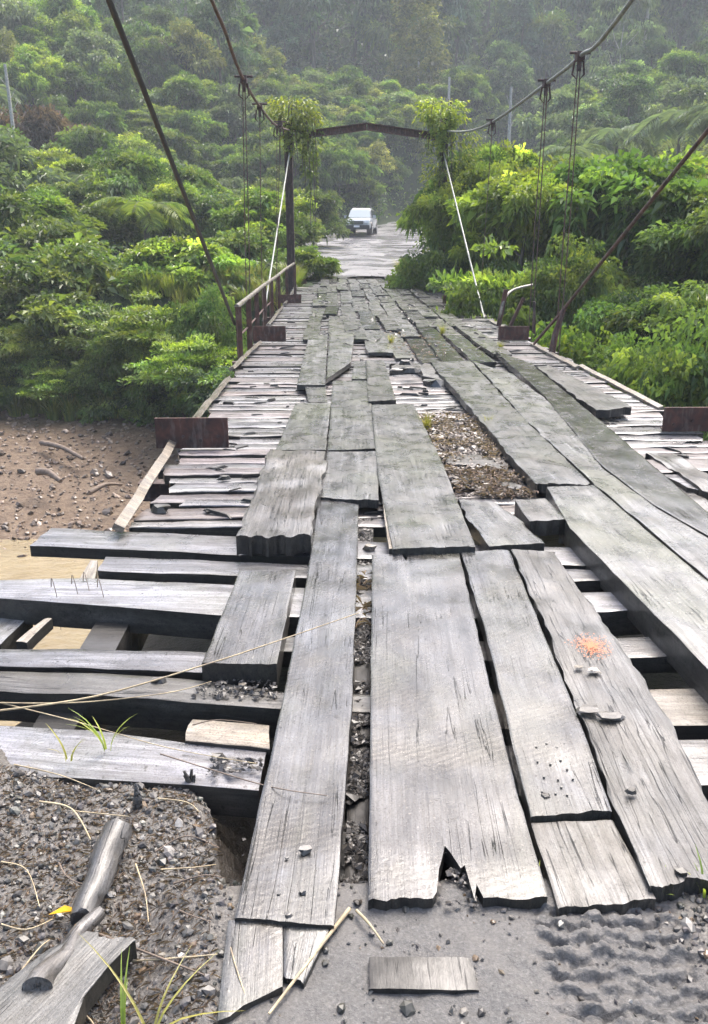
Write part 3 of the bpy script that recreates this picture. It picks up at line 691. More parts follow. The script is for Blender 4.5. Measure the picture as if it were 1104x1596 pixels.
def mixpal(pal, a, young):
    d, m_, y_ = [np.array(c) for c in PAL[pal]]
    a = a[:, None]; young = young[:, None]
    return (d*(1-a)+m_*a)*(1-young)+y_*young
def crown_mesh(name, pal, seed, rx=1, rz=1, ncl=60, nl=90, ll=.13, lw=.07, rcl=.25, young=.25, droop=.35, flat=.7, lobes=10, column=False, layer=False):
    g = np.random.default_rng(seed)
    P_, Dd, Cc, Ln = [], [], [], []
    tips = []
    for k in range(lobes):
        h = g.uniform(-.55, .85) if k else .8; a = k*2.399+g.normal(0, .4); q = math.sqrt(max(.05, 1-h*h))*g.uniform(.35, .85)*(.3 if k == 0 else 1)
        tips.append((np.array([math.cos(a)*q*rx, math.sin(a)*q*rx, h*rz*.75]), g.uniform(.28, .52), math.exp(g.normal(0, .14))))
    for k in range(ncl):
        tp, tr_, tb = tips[int(g.integers(lobes))]
        d = unit(g.normal(size=(1, 3)))[0]; d[2] = abs(d[2]) if g.random() < .75 else d[2]
        rad = 1.0; c = tp+d*tr_*(.55+.5*g.random())*[rx, rx, .85*rz]
        if column: zz = g.uniform(-1, 1); an = g.uniform(0, 6.28); rr = (1-.8*max(0, zz)**1.5)*(.55+.45*g.random())*(.75 if zz < -.6 else 1); c = np.array([math.cos(an)*rr*rx, math.sin(an)*rr*rx, zz*rz])
        if layer: c[2] = (round(c[2]/rz*3.5)/3.5)*rz+g.normal()*.03; 
        rc = rcl*g.uniform(.6, 1.3); n = int(nl*g.uniform(.6, 1.3))
        q = unit(g.normal(size=(n, 3))); q[:, 2] = np.where(g.random(n) < .75, np.abs(q[:, 2]), q[:, 2])
        r_ = (g.random(n)**.45)[:, None]
        pos = c+q*r_*[rc*1.15, rc*1.15, rc*flat]
        dr = q*.9+unit(c[None]+1e-3)*.5+g.normal(0, .6, (n, 3))+g.normal(0, .3, (1, 3)); dr[:, 2] -= droop*.6; cb = math.exp(g.normal(0, .25))*tb
        yc = (g.random()**2.2)*young*2.2*(.35+.65*(c[2]/rz*.5+.5))
        yy = np.clip(yc*(.3+.7*g.random(n))*(.4+.6*np.clip(q[:, 2]+.3, 0, 1)), 0, 1)
        P_.append(pos); Dd.append(dr); Cc.append(mixpal(pal, np.clip(g.normal(.55, .28, n)+g.normal(0, .2), 0, 1.4), yy)*cb); Ln.append(ll*np.exp(g.normal(-.1, .33, n)))
    P_ = np.vstack(P_); Dd = np.vstack(Dd); Cc = np.vstack(Cc); Ln = np.concatenate(Ln)
    V, Fc, c3 = leaves(P_, Dd, Ln, Ln*lw/ll, Cc, droop=droop)
    return mesh_np(name, V, Fc, M['leaf'], c3)
def trunk_mesh(name, h, r, seed, mat='bark', limbs=5, spread=.6, lean=.1):
    g = random.Random(seed); mb = MB(); lx = g.uniform(-lean, lean)
    pts = [(lx*h*(k/5)**1.3, g.uniform(-.02, .02)*h, -.35*h*0+h*k/5-.3*(k == 0)) for k in range(6)]
    mb.tube(pts, [r*(1-.62*k/5)*(1.3 if k == 0 else 1) for k in range(6)], 8, wob=.15)
    for k in range(limbs):
        f = g.uniform(.45, .95); a = g.uniform(0, 6.28); p = Vector(pts[int(f*5)]); e = Vector((math.cos(a)*spread, math.sin(a)*spread, g.uniform(.25, .6)))*h*.5
        mb.tube([p, p+e*.5+Vector((0,0,-.03*h)), p+e], [r*.4, r*.26, r*.1], 5)
    me = bpy.data.meshes.new(name); me.from_pydata(mb.v, [], mb.f); me.materials.append(M[mat]); me.polygons.foreach_set('use_smooth', mb.s); me.update(); return me

# crown and trunk meshes, unit size; a tree = Empty > trunk, crown
KIND = {}
def kind(key, cm, tm, zc_, name): KIND[key] = (cm, tm, zc_, name)
for i in range(3): kind('bush%d' % i, crown_mesh('bush_crown', 'green', 11+i, 1, .85, 125, 115, .092, .044, .185, .42, lobes=9+2*i), trunk_mesh('bush_trunk', 1.0, .045, i, limbs=6), .85, 'shrub')
for i in range(2): kind('lime%d' % i, crown_mesh('lime_crown', 'lime', 21+i, 1, .85, 120, 115, .092, .042, .185, .5, lobes=10+2*i), trunk_mesh('bush_trunk', 1.0, .045, 5+i, limbs=6), .85, 'shrub')
for i in range(2): kind('big%d' % i, crown_mesh('large_leaved_crown', 'green', 31+i, 1, .95, 135, 100, .115, .044, .19, .35, droop=.5, lobes=11), trunk_mesh('bush_trunk', 1.1, .05, 9+i, limbs=7), .95, 'broadleaf_tree')
kind('fine0', crown_mesh('fine_leaved_crown', 'green', 101, 1, .9, 190, 130, .058, .03, .16, .42, droop=.5, lobes=13), trunk_mesh('bush_trunk', 1.0, .045, 61, limbs=6), .85, 'shrub')
kind('fine1', crown_mesh('fine_leaved_crown', 'lime', 102, 1, .9, 190, 130, .056, .028, .16, .5, droop=.45, lobes=14), trunk_mesh('bush_trunk', 1.0, .045, 62, limbs=6), .85, 'shrub')
kind('fine2', crown_mesh('fine_leaved_crown', 'green', 103, 1, .9, 190, 125, .066, .032, .16, .3, droop=.6, lobes=12), trunk_mesh('bush_trunk', 1.0, .045, 63, limbs=6), .85, 'shrub')
kind('olive0', crown_mesh('olive_crown', 'olive', 41, 1, .85, 100, 90, .10, .045, .19, .5), trunk_mesh('bush_trunk', 1.0, .04, 12, limbs=6), .85, 'shrub')
for i in range(2): kind('layer%d' % i, crown_mesh('layered_crown', 'lime', 45+i, 1.1, .75, 170, 130, .055, .028, .19, .5, flat=.2, layer=True, droop=.1), trunk_mesh('bush_trunk', 1.0, .04, 14, limbs=7), .8, 'broadleaf_tree')
for i in range(3): kind('deep%d' % i, crown_mesh('forest_crown', 'deep', 51+i, 1, 1.15, 130, 62, .095, .055, .17, .4, lobes=8+2*i), trunk_mesh('forest_trunk', 1.9, .05, 20+i, 'bark', 4), 1.25, 'rainforest_tree')
for i in range(2): kind('blue%d' % i, crown_mesh('forest_crown', 'blue', 61+i, .85, 1.5, 140, 58, .09, .055, .16, .4, lobes=12), trunk_mesh('forest_trunk', 2.2, .045, 30+i, 'bark', 4), 1.5, 'rainforest_tree')
kind('column0', crown_mesh('columnar_crown', 'olive', 71, .55, 1.9, 190, 60, .075, .04, .16, .25, column=True), trunk_mesh('forest_trunk', 2.4, .05, 33, 'palebark', 3), 2.4, 'columnar_tree')
kind('tier0', crown_mesh('tiered_crown', 'pale', 75, 1.1, 1.5, 130, 70, .09, .04, .22, .3, flat=.15, layer=True, column=True, droop=.5), trunk_mesh('forest_trunk', 2.6, .035, 35, 'palebark', 6), 2.0, 'tiered_tree')
kind('red0', crown_mesh('withered_crown', 'red', 85, 1, .7, 90, 80, .10, .045, .2, .3), trunk_mesh('bush_trunk', 1.0, .04, 41, limbs=5), .8, 'shrub')
kind('pale0', crown_mesh('pale_crown', 'pale', 81, 1, .8, 90, 80, .12, .06, .24, .4), trunk_mesh('bush_trunk', 1.0, .04, 40, limbs=5), .85, 'shrub')

def tree(key, x, y, s, label, cat, group=None, z=None, sz=1.0, name=None, rz=None):
    cm, tm, zc_, nm = KIND[key]
    z0 = float(H(x, y)) if z is None else z
    r_ = empty(name or nm, (x, y, z0), rnd.uniform(0, 6.28) if rz is None else rz, label, cat, group); r_.scale = (s, s, s*sz)
    obj('trunk', tm, r_); obj('crown', cm, r_, (0, 0, zc_))
    return r_

# palms: trunk and fronds
def frond_mesh(name, pal, seed, L=1.0, arch=.55, nl=26, lw=.035, ll=.30):
    g = np.random.default_rng(seed); s = np.linspace(.08, 1, nl); P_, Dd, Cc, Ln = [], [], [], []
    def pt(s): return np.array([s*L*(1-.12*s), 0*s, L*(.55*s-arch*1.35*s**2)]) if np.isscalar(s) else np.stack([s*L*(1-.12*s), 0*s, L*(.55*s-arch*1.35*s**2)], -1)
    c = pt(s); tg = np.gradient(c, axis=0); tg = unit(tg)
    for sd_ in (-1, 1):
        dr = tg*.55+np.array([0, sd_*1.0, -.12])+g.normal(0, .07, (nl, 3)); P_.append(c); Dd.append(dr)
        Ln.append(ll*np.sin(np.clip(s*2.6+.35, 0, 3.0))**.6*g.uniform(.85, 1.1, nl)+.03)
        Cc.append(mixpal(pal, np.clip(g.normal(.7, .25, nl), 0, 1.3), np.clip(g.normal(.15, .12, nl), 0, 1)))
    V, Fc, c3 = leaves(np.vstack(P_), np.vstack(Dd), np.concatenate(Ln), lw, np.vstack(Cc), .1, .25)
    # rachis
    q = pt(np.linspace(0, 1, 9)); rv = []; 
    for i_, p in enumerate(q):
        r_ = .012*(1-.8*i_/8)
        rv += [p+[0, r_, 0], p+[0, -r_, 0], p+[0, 0, r_*1.4]]
    b = len(V); rf = []
    for i_ in range(8):
        for k in range(3):
            a0 = b+i_*3+k; a1 = b+i_*3+(k+1) % 3; rf += [(a0, a1, a1+3), (a0, a1+3, a0+3)]
    V = np.vstack([V, np.array(rv)]); Fc = np.vstack([Fc, rf]); c3 = np.vstack([c3, np.tile([[.12,.14,.05]], (len(rv), 1))])
    return mesh_np(name, V, Fc, M['leaf'], c3)
FR = {k: frond_mesh('frond', p, 3, arch=a, ll=l) for k, p, a, l in (('pale','pale',.62,.30), ('lime','lime',.5,.28), ('green','green',.65,.3))}
def palm(x, y, s, th_, key, label, group=None, nf=15, z=None, up=.35, name='palm_tree', cat='palm', lw=1):
    z0 = float(H(x, y)) if z is None else z
    r_ = empty(name, (x, y, z0), rnd.uniform(0, 6), label, cat, group)
    if th_ > .1:
        mb = MB(); mb.tube([(0,0,-.3),(.03,0,th_*.5),(0,0,th_)], [.16,.12,.10], 8, wob=.2); mb.build('trunk', M['bark'], r_)
    for k in range(nf):
        f = obj('frond', FR[key], r_, (0, 0, max(.05, th_))); el = up*(1 - 1.7*(k/nf))-rnd.uniform(-.12, .12)
        f.rotation_euler = (rnd.uniform(-.2, .2), -el, k*2.399); f.scale = (s*rnd.uniform(.85, 1.1),)*3
    return r_

def screen_x(u, y): return y*(u-519)/F + 0.0*(y)   # x over which a thing at distance y stands to be seen at column u
def spot(u, y): return ((u-519)/F)*y*1.0

# --- right bank: large bushes close to the bridge
GR = 'broad-leaved bushes crowding the right bank'
def T(key, u, y, vtop, s, label, cat, group=None, sz=1.0, name=None, sink=.0):
    """stand a tree at distance y in column u so that its crown reaches image row vtop"""
    zc_ = KIND[key][2]; x = spot(u, y); top = CAM.z+((360-vtop)/F)*y*math.cos(TH)*1.0/(math.cos(TH))*.95
    me = KIND[key][0]; hmax = zc_+{'d': 1.1, 'b': .8, 'c': 1.9, 't': 1.5}.get(key[0], .8) if key[:4] != 'blue' else zc_+1.4
    z0 = min(float(H(x, y)), top - .8*s*hmax*sz) if True else 0
    need = top-float(H(x, y)); g0 = float(H(x, y))
    z0 = g0-.1 
    szz = max(.9, need/(hmax*s)); z0 = max(g0-1.3*s, min(z0, top-hmax*s*szz))
    if szz > 1.7:          # grow it rather than stretch it
        f = szz/1.5; s *= f; szz = 1.5
    return tree(key, x, y, s, label, cat, group, z=z0, sz=szz, name=name)
# (kind, u, distance, image row of the crown top, size)
right = [
 ('big0', 708, 27, 255, 1.3, 'dark broad-leaved tree right of the road mouth behind the right tower post'),
 ('big1', 705, 33, 275, 1.1, 'glossy green bush leaning over the right edge of the road'),
 ('lime0', 740, 24, 262, 1.7, 'bushy tree directly behind the pale stay on the right'),
 ('lime1', 800, 22, 268, 1.7, 'broad-leaved bush behind the two rusty hangers on the right'),
 ('lime1', 770, 29, 235, 1.7, 'yellow-tipped bush behind the right-hand hangers'),
 ('bush1', 870, 25, 258, 2.0, 'mid green bush right of the rusty hangers'),
 ('big1', 960, 21, 268, 2.1, 'largest round-crowned leafy tree on the right bank'),
 ('olive0', 1040, 26, 262, 2.2, 'yellow-olive bush behind the brown stay cable at the right'),
 ('big0', 1060, 19, 330, 2.0, 'leafy tree at the right edge under the brown stay cable'),
 ('bush2', 1140, 18, 290, 2.1, 'dark bush cut by the right edge of the photo'),
 ('big1', 880, 18, 385, 1.5, 'dark leafy bush behind the raking brace'),
 ('layer0', 820, 18, 400, 1.1, 'small tree with flat layered foliage behind the bent rail'),
 ('bush1', 735, 20, 410, 1.1, 'low dark bush at the foot of the pale right stay'),
 ('big0', 960, 16, 445, 1.4, 'drooping bush above the right deck edge'),
 ('bush0', 1050, 14.5, 460, 1.6, 'bush with rusty-brown dead leaves above the largest right plate'),
 ('lime0', 900, 14.5, 515, .9, 'bright green ferny bush right beside the deck edge'),
 ('big1', 1010, 13.0, 545, 1.1, 'low dark bush beside the right rim boards'),
 ('bush2', 1120, 12.5, 520, 1.4, 'shadowy bush low at the right edge above the end plate'),
 ('bush1', 770, 16.5, 455, .8, 'small bush behind the second right end plate'),
 ('bush2', 690, 24, 380, 1.0, 'low green bush at the far right corner of the deck'),
]
FK = {'bush0': 'fine0', 'bush1': 'fine2', 'bush2': 'fine0', 'lime0': 'fine1', 'lime1': 'fine1', 'big0': 'fine2', 'big1': 'fine0'}
for i, (k, u, y, vt, s, lab) in enumerate(right): T(FK.get(k, k) if y < 20.5 or u < 760 and y < 25 else k, u, y, vt, s, lab, 'bush' if 'tree' not in lab else 'tree', GR)
# --- left bank
GL = 'bushes crowding the left bank'
left = [
 ('bush0', 40, 30, 330, 2.2, 'large yellow-topped bush at the left edge of the photo'),
 ('lime0', 85, 33, 318, 1.9, 'bright yellow-green domed bush at the upper left of the bank'),
 ('bush1', 130, 27, 390, 2.0, 'dark leafy bush on the left bank above the mud'),
 ('big0', -10, 26, 440, 1.9, 'big-leaved bush on the far left above the gravel bank'),
 ('bush2', 60, 25, 430, 1.7, 'dense bush in the middle of the left bank'),
 ('layer0', 245, 23, 470, 1.5, 'yellow-green tree with layered foliage left of the black stay cable'),
 ('layer1', 310, 20.5, 520, 1.1, 'flat-layered bush overhanging the left side of the bridge'),
 ('lime1', 300, 28, 385, 1.6, 'bright bush left of the rusty handrail'),
 ('bush0', 215, 27, 425, 1.5, 'green bush behind the layered tree on the left bank'),
 ('bush1', 385, 30, 360, 1.5, 'bush behind the chain-like hanger on the left'),
 ('bush2', 345, 22, 455, 1.1, 'dark bush just behind the first rail uprights'),
 ('lime0', 420, 33, 300, 1.4, 'yellow-green bush behind the left pale stay'),
 ('big1', 170, 23.6, 520, 1.0, 'dark bush at the foot of the left bank'),
 ('deep0', 345, 19.5, 560, .75, 'shaded bush under the left deck edge'),
 ('bush0', 100, 24, 520, 1.0, 'low bush above the gravel on the left bank'),
 ('bush1', 10, 23.6, 545, 1.0, 'low bush at the left edge above the gravel'),
 ('lime1', 230, 22.6, 590, .7, 'ferny bush hanging over the bare mud'),
 ('lime0', 480, 29, 385, .8, 'yellow weedy shrub at the left side of the road mouth'),
 ('bush0', 440, 36, 330, 1.2, 'leafy shrub directly left of the tower post'),
 ('lime1', 470, 44, 335, .9, 'sunny yellow shrub left of the white car'),
 ('bush2', 490, 50, 300, 1.6, 'green roadside bush behind the left tower post'),
]
foot = [(-30,548),(5,560),(38,540),(72,565),(108,556),(140,575),(175,560),(205,590),(238,585),(268,600),(150,520),(60,500),(205,500),(285,560)]
for i, (u, vt) in enumerate(foot):
    left.append((['lime0','bush1','big0','layer1','lime1','bush0','big1'][i % 7], u, 23.0+1.3*((i*5) % 3)/2 - .5*(u > 180), vt, .85+.2*((i*3) % 4)/3,
      'small %s bush at the left bank foot, %s' % (['yellow-green','mid green','large-leaved','flat-layered','bright','leafy','broad-leaved'][i % 7], ['at the photo edge','just inside the left edge','above the upper mud','above the driftwood','in the middle of the mud edge','left of the bare slope','over the bare slope','lowest near the end plate','nearest the first end plate','right beside the first end plate','behind the lowest row','behind the driftwood','left of the layered tree','under the layered tree'][i])))
for i, (k, u, y, vt, s, lab) in enumerate(left): T(FK.get(k, k) if y < 23.7 else k, u, y, vt - (12 if i < 8 else 0), s*1.3, lab, 'bush' if 'tree' not in lab else 'tree', GL)

# --- middle distance, scattered so that crowns do not share a place
placed = []
def scatter(n, ulo, uhi, ylo, yhi, keys, smin, smax, dmin, label, group, cat, szr=(.85, 1.2), avoid_road=True, tries=40):
    c = 0
    for _ in range(n*tries):
        if c >= n: break
        y = math.sqrt(rnd.uniform(ylo**2, yhi**2)); u = rnd.uniform(ulo, uhi); x = spot(u, y)
        s = rnd.uniform(smin, smax)
        if avoid_road and y < 122 and abs(x-float(road_x(y))) < float(road_w(y))+s*.95+.3: continue
        if avoid_road and 40 < y < 84 and road_x(min(y+14, 84)) > x > -1 and u > 500 and u < 640 and y < 66: continue
        if any((x-a)**2+(y-b)**2 < (dmin*(.5+.5*s/smax))**2 for a, b in placed): continue
        placed.append((x, y)); tree(rnd.choice(keys), x, y, s, label, cat, group, sz=rnd.uniform(*szr)); c += 1
    return c
n_c = scatter(70, -60, 470, 36, 74, ['bush0','bush1','bush2','lime0','lime1','big1','pale0','layer1'], 1.5, 2.6, 2.4, 'mixed green shrub on the slope between the left bank and the left hill', 'shrubs on the left slope', 'shrub')
n_e = scatter(60, 640, 1180, 32, 74, ['bush0','bush1','lime0','pale0','big0','olive0','bush2'], 1.5, 2.6, 2.4, 'mixed green shrub on the low slope behind the right bank bushes', 'shrubs on the right slope', 'shrub')
n_d = scatter(60, 430, 720, 68, 108, ['bush0','bush1','lime0','olive0','bush2','pale0','big0'], 1.7, 2.8, 2.6, 'round green shrub on the rise behind the road bend', 'shrubs behind the road bend', 'shrub')
n_f = scatter(85, -80, 440, 74, 116, ['olive0','lime1','bush1','bush2','pale0','deep1','lime0'], 2.0, 3.6, 3.4, 'yellowish rounded tree on the brighter left hill', 'trees on the left hill', 'tree', (.9, 1.4))
n_r = scatter(70, 700, 1190, 74, 122, ['bush2','deep0','bush0','pale0','deep1','olive0'], 2.0, 3.4, 3.2, 'green tree on the low rise in front of the dark right hillside', 'trees on the right rise', 'tree', (.9, 1.4))
n_g = scatter(285, -120, 1230, 124, 218, ['deep0','deep1','deep2','blue0','blue1','deep0','blue1','bush1'], 3.8, 7.0, 6.6, 'dark hazy rainforest tree on the steep hillside at the back', 'rainforest trees on the far hillside', 'tree', (.95, 1.9), False)
print('SCATTER', n_c, n_e, n_d, n_f, n_r, n_g)

# the few far trees that stand out
T('column0', 640, 112, -8, 6.2, 'tall pale olive column-shaped tree left of centre on the dark hillside', 'tree')
T('tier0', 925, 110, 0, 4.6, 'tall pale tree with drooping tiers at the upper right', 'tree')
T('blue0', 455, 122, 70, 4.2, 'rounded grey-green tree on the far slope left of centre', 'tree')
T('deep1', 350, 125, 40, 4.2, 'dark rounded tree on the far slope between the two left cables', 'tree')
T('olive0', 100, 62, 230, 1.9, 'dark-centred shrub in front of the reddish bare patch', 'shrub')
for (u, vt, lab) in ((60, 190, 'left-hand reddish withered shrub on the left hill'), (112, 178, 'right-hand reddish withered shrub on the left hill'), (85, 205, 'lowest reddish withered shrub on the left hill')): T('red0', u, 60, vt, 2.0, lab, 'shrub')
for (k, u, y, vt, s_, lab) in (('lime0', 505, 70, 300, 1.8, 'yellow-green bush just left of the white car'), ('bush0', 535, 76, 292, 2.0, 'green bush right behind the white car'), ('lime1', 568, 80, 285, 2.0, 'bright bush behind the right side of the white car'),
  ('bush1', 600, 88, 280, 2.3, 'green bush behind the bend, right of the white car'), ('lime0', 632, 94, 272, 2.4, 'bright bush where the road disappears to the right'), ('olive0', 520, 90, 255, 2.6, 'olive bush above the white car'), ('bush2', 560, 97, 240, 3.0, 'broad green tree above the white car under the arch beam'),
  ('lime1', 605, 102, 232, 3.0, 'pale green tree under the right half of the arch beam'), ('bush0', 650, 106, 235, 3.0, 'green tree left of the right tower post top')):
    T(k, u, y, vt, s_, lab, 'tree' if 'tree' in lab else 'bush', 'bushes behind the road bend')
# pale dead poles
for (u, y, vt, vb, lab) in ((772, 60, 135, 210, 'pale bare pole trunk above the right main cable'), (68, 56, 100, 170, 'pale dead trunk on the left hill'), (684, 95, 120, 175, 'thin pale trunk right of the column-shaped tree'), (955, 110, -10, 70, 'slim pale trunk at the upper right')):
    x = spot(u, y); zt = (CAM+ray(u, vt)*(y/ray(u, vt).y)).z; g0 = float(H(x, y))
    mb = MB(); mb.tube([(0,0,-.3), (.05,0,(zt-g0)*.5), (0,0,zt-g0)], [y*.0022+.03, y*.0018+.02, y*.0012+.015], 7, wob=.15)
    for k in range(3): a = rnd.uniform(0, 6); mb.tube([(0,0,(zt-g0)*(.7+.08*k)), (math.cos(a)*.5, math.sin(a)*.5, (zt-g0)*(.78+.08*k))], .02, 5)
    o = mb.build('dead_tree', M['palebark'], None, (x, y, g0)); tag(o, lab, 'dead tree')
# palms
for (u, y, vt, s, th_, k, lab) in (
  (175, 42, 265, 2.2, 2.2, 'pale', 'feathery pale palm in the middle of the left slope'),
  (245, 36, 310, 2.2, 1.0, 'lime', 'bright low palm left of the black stay cable'),
  (345, 88, 135, 4.2, 3.0, 'pale', 'palm with upright fronds on the left hill crest near the clamp'),
  (25, 72, 125, 4.0, 3.0, 'pale', 'drooping palm at the left edge high on the hill'),
  (15, 40, 300, 2.8, 1.5, 'pale', 'pale palm low at the left edge'),
  (200, 78, 205, 2.6, 1.5, 'green', 'small palm high on the left slope'),
  (1020, 62, 168, 3.8, 3.0, 'pale', 'large feathery palm at the right under the dark hillside'),
  (1085, 58, 160, 3.6, 3.0, 'pale', 'palm cut by the right edge of the photo'),
  (930, 66, 195, 3.6, 2.0, 'pale', 'palm left of the other two palms on the right'),
  (860, 48, 225, 2.4, 1.5, 'pale', 'pale palm behind the right bank bushes'),
  (580, 96, 230, 2.6, 1.5, 'green', 'palm above the road behind the arch beam')):
    x = spot(u, y); zt = (CAM+ray(u, vt)*(y/ray(u, vt).y)).z; g0 = float(H(x, y)); palm(x, y, s, max(.4, zt-g0-s*.25), k, lab, nf=16)

# fern and weed tufts
def tuft_mesh(name, pal, seed, n=60, h=.5, spread=.35, w_=.018, seg=3, lean=.7):
    g = np.random.default_rng(seed); V = []; Fc = []; cc = []
    for k in range(n):
        a = g.uniform(0, 6.283); r0 = g.uniform(0, .12)*spread/.35; d = np.array([math.cos(a), math.sin(a), 0]); hh = h*g.uniform(.45, 1.1); ln = lean*g.uniform(.2, 1)*hh
        col = mixpal(pal, np.array([g.uniform(.2, 1.1)]), np.array([g.uniform(0, .6)]))[0]; s_ = np.array([-d[1], d[0], 0])
        b = len(V)
        for i_ in range(seg+1):
            q = i_/seg; p = d*(r0+ln*q**1.8)+np.array([0, 0, hh*(q-.35*lean*q**2.5)]); ww = w_*(1-q*.92)
            V += [p-s_*ww/2, p+s_*ww/2]; cc += [col, col]
        for i_ in range(seg): Fc.append((b+2*i_, b+2*i_+1, b+2*i_+3, b+2*i_+2))
    return mesh_np(name, np.array(V), np.array(Fc), M['leaf'], np.array(cc))
TM = {'lime': tuft_mesh('grass_tuft', 'lime', 1), 'gold': tuft_mesh('weed_tuft', 'gold', 2, 90, .6), 'green': tuft_mesh('fern_tuft', 'green', 3, 80, .5, w_=.04), 'olive': tuft_mesh('weed_tuft', 'olive', 4, 80, .5)}
def tuft(key, x, y, s, label, group=None, z=None, name='grass_tuft', cat='grass'):
    o = obj(name, TM[key], None, (x, y, float(H(x, y)) if z is None else z), (0, 0, rnd.uniform(0, 6))); o.scale = (s, s, s); return tag(o, label, cat, group)
# weeds that spill over the foot of the left bank (countless: one mass)
def join_tufts(name, label, cat, spots):
    Vs = []; Fs = []; Cs = []; b = 0
    for (key, x, y, s, z) in spots:
        me = TM[key]; n = len(me.vertices); v = np.empty(n*3, np.float32); me.vertices.foreach_get('co', v); v = v.reshape(-1, 3)*s
        a = rnd.uniform(0, 6); v = np.c_[v[:, 0]*math.cos(a)-v[:, 1]*math.sin(a), v[:, 0]*math.sin(a)+v[:, 1]*math.cos(a), v[:, 2]]
        f = np.empty(len(me.polygons)*4, np.int32); me.polygons.foreach_get('vertices', f) if False else me.loops.foreach_get('vertex_index', f)
        c = np.empty(n*4, np.float32); me.color_attributes['col'].data.foreach_get('color', c)
        Vs.append(v+[x, y, z]); Fs.append(f.reshape(-1, 4)+b); Cs.append(c.reshape(-1, 4)[:, :3]); b += n
    o = obj(name, mesh_np(name, np.vstack(Vs), np.vstack(Fs), M['leaf'], np.vstack(Cs))); return tag(o, label, cat, None, 'stuff')
sp = []
for _ in range(520):
    x = rnd.uniform(-16, -1.2); by = float(bank_y(x)); y = by+rnd.uniform(-1.5, 3.0); sp.append((rnd.choice(['green','lime','olive','green']), x, y, rnd.uniform(.8, 1.9), float(H(x, y))))
for _ in range(260):
    x = rnd.uniform(3.3, 12); by = float(bank_y(x)); y = by+rnd.uniform(-1.5, 4.0); sp.append((rnd.choice(['green','lime','green']), x, y, rnd.uniform(.8, 1.8), float(H(x, y))))
join_tufts('bank_weeds', 'ferns and weeds spilling down the river banks', 'weeds', sp)
sp = []
for _ in range(340):
    y = rnd.uniform(25.6, 75); sd_ = rnd.choice((-1, 1)); x = float(road_x(y))+sd_*(float(road_w(y))+rnd.uniform(.1, 2.2)); sp.append((rnd.choice(['gold','lime','olive','lime']), x, y, rnd.uniform(.6, 1.5), float(H(x, y))))
for _ in range(70):
    sd_ = rnd.choice((-1, 1)); x = (.0 if sd_ < 0 else 3.2)+rnd.uniform(-.9, .5); y = rnd.uniform(25.6, 30.5)
    if x > -.9 and x < 2.3: x = -1.1 if sd_ < 0 else 3.0
    sp.append(('gold' if sd_ > 0 else 'lime', x, y, rnd.uniform(.8, 1.5), float(H(x, y))))
join_tufts('roadside_weeds', 'yellow-green weeds along both verges of the road', 'weeds', sp)
# low undergrowth filling between the trees
def cover(name, label, ulo, uhi, ylo, yhi, n, ll, pal, seed):
    g = np.random.default_rng(seed); y = np.sqrt(g.uniform(ylo**2, yhi**2, n)); u = g.uniform(ulo, uhi, n); x = (u-519)/F*y
    ok = (np.abs(x-road_x(y)) > road_w(y)+.6) | (y > 120); x, y = x[ok], y[ok]; n = len(x)
    cl = np.sin(x*1.3)*np.sin(y*.9+x*.4); z = H(x, y)+g.random(n)*.9*(ll/.3)*(1+.6*cl)
    dr = g.normal(size=(n, 3)); dr[:, 1] -= .6; dr[:, 2] += .3
    V, Fc, c3 = leaves(np.c_[x, y, z], dr, ll*g.uniform(.6, 1.4, n), ll*.5, mixpal(pal, np.clip(g.normal(.4, .3, n), 0, 1.2), np.clip(g.normal(.0, .25, n), 0, 1)))
    o = obj(name, mesh_np(name, V, Fc, M['leaf'], c3)); tag(o, label, 'undergrowth', None, 'stuff')
cover('undergrowth', 'leafy undergrowth on the near slopes', -120, 1220, 26, 74, 60000, .24, 'green', 1)
cover('undergrowth', 'leafy undergrowth on the farther slopes', -120, 1220, 74, 124, 60000, .42, 'green', 2)
cover('undergrowth', 'dark leafy undergrowth of the far hillside', -160, 1260, 122, 250, 110000, 1.0, 'deep', 3)

# creeper on the towers
def creeper(name, label, cx, cy, z0, z1, r, n, pal, seed, hang=0):
    g = np.random.default_rng(seed); q = unit(g.normal(size=(n, 3))); zz = g.random(n)
    pos = np.c_[cx+q[:, 0]*r*(.6+.6*g.random(n)), cy+q[:, 1]*r*.8, z0+(z1-z0)*zz]
    zmin = z0+(z1-z0)*(.5+.5*np.sin(q[:, 0]*9+seed)*np.sin(q[:, 0]*4.3+seed*2))*.75; pos[:, 2] = np.maximum(pos[:, 2], zmin+g.random(n)*.2)
    top = zz > .6; pos[:, 0] += np.where(top, q[:, 0]*r*.9, 0)
    dr = q*.8+g.normal(0, .5, (n, 3)); dr[:, 2] -= .35
    V, Fc, c3 = leaves(pos, dr, .12*g.uniform(.6, 1.3, n), .07, mixpal(pal, np.clip(g.normal(.6, .3, n), 0, 1.2), np.clip(g.normal(.4, .3, n)*np.where(top, 1, .5), 0, 1)), droop=.2)
    V = list(map(tuple, V)); V = np.array(V)
    r_ = empty(name, (cx, cy, z0), 0, label, 'creeper')
    o = obj('foliage', mesh_np('foliage', V-[cx, cy, z0], Fc, M['leaf'], c3), r_); mb = MB()
    for k in range(7):
        a = rnd.uniform(0, 6); p = Vector((math.cos(a)*r*.7, math.sin(a)*.15, z1-z0)); e = Vector((p.x*1.2+rnd.uniform(-.1,.1), p.y, rnd.uniform(-.3, .5)*(z1-z0)*.5))
        mb.tube([p, p.lerp(e, .5)+Vector((rnd.uniform(-.08,.08),0,0)), e], .01, 4)
    mb.build('stem', M['bark'], r_)
creeper('climbing_vine', 'yellow-green creeper draped over the top of the left tower post', -1.05, TYp-.15, 3.3, 5.0, .36, 1500, 'lime', 1)
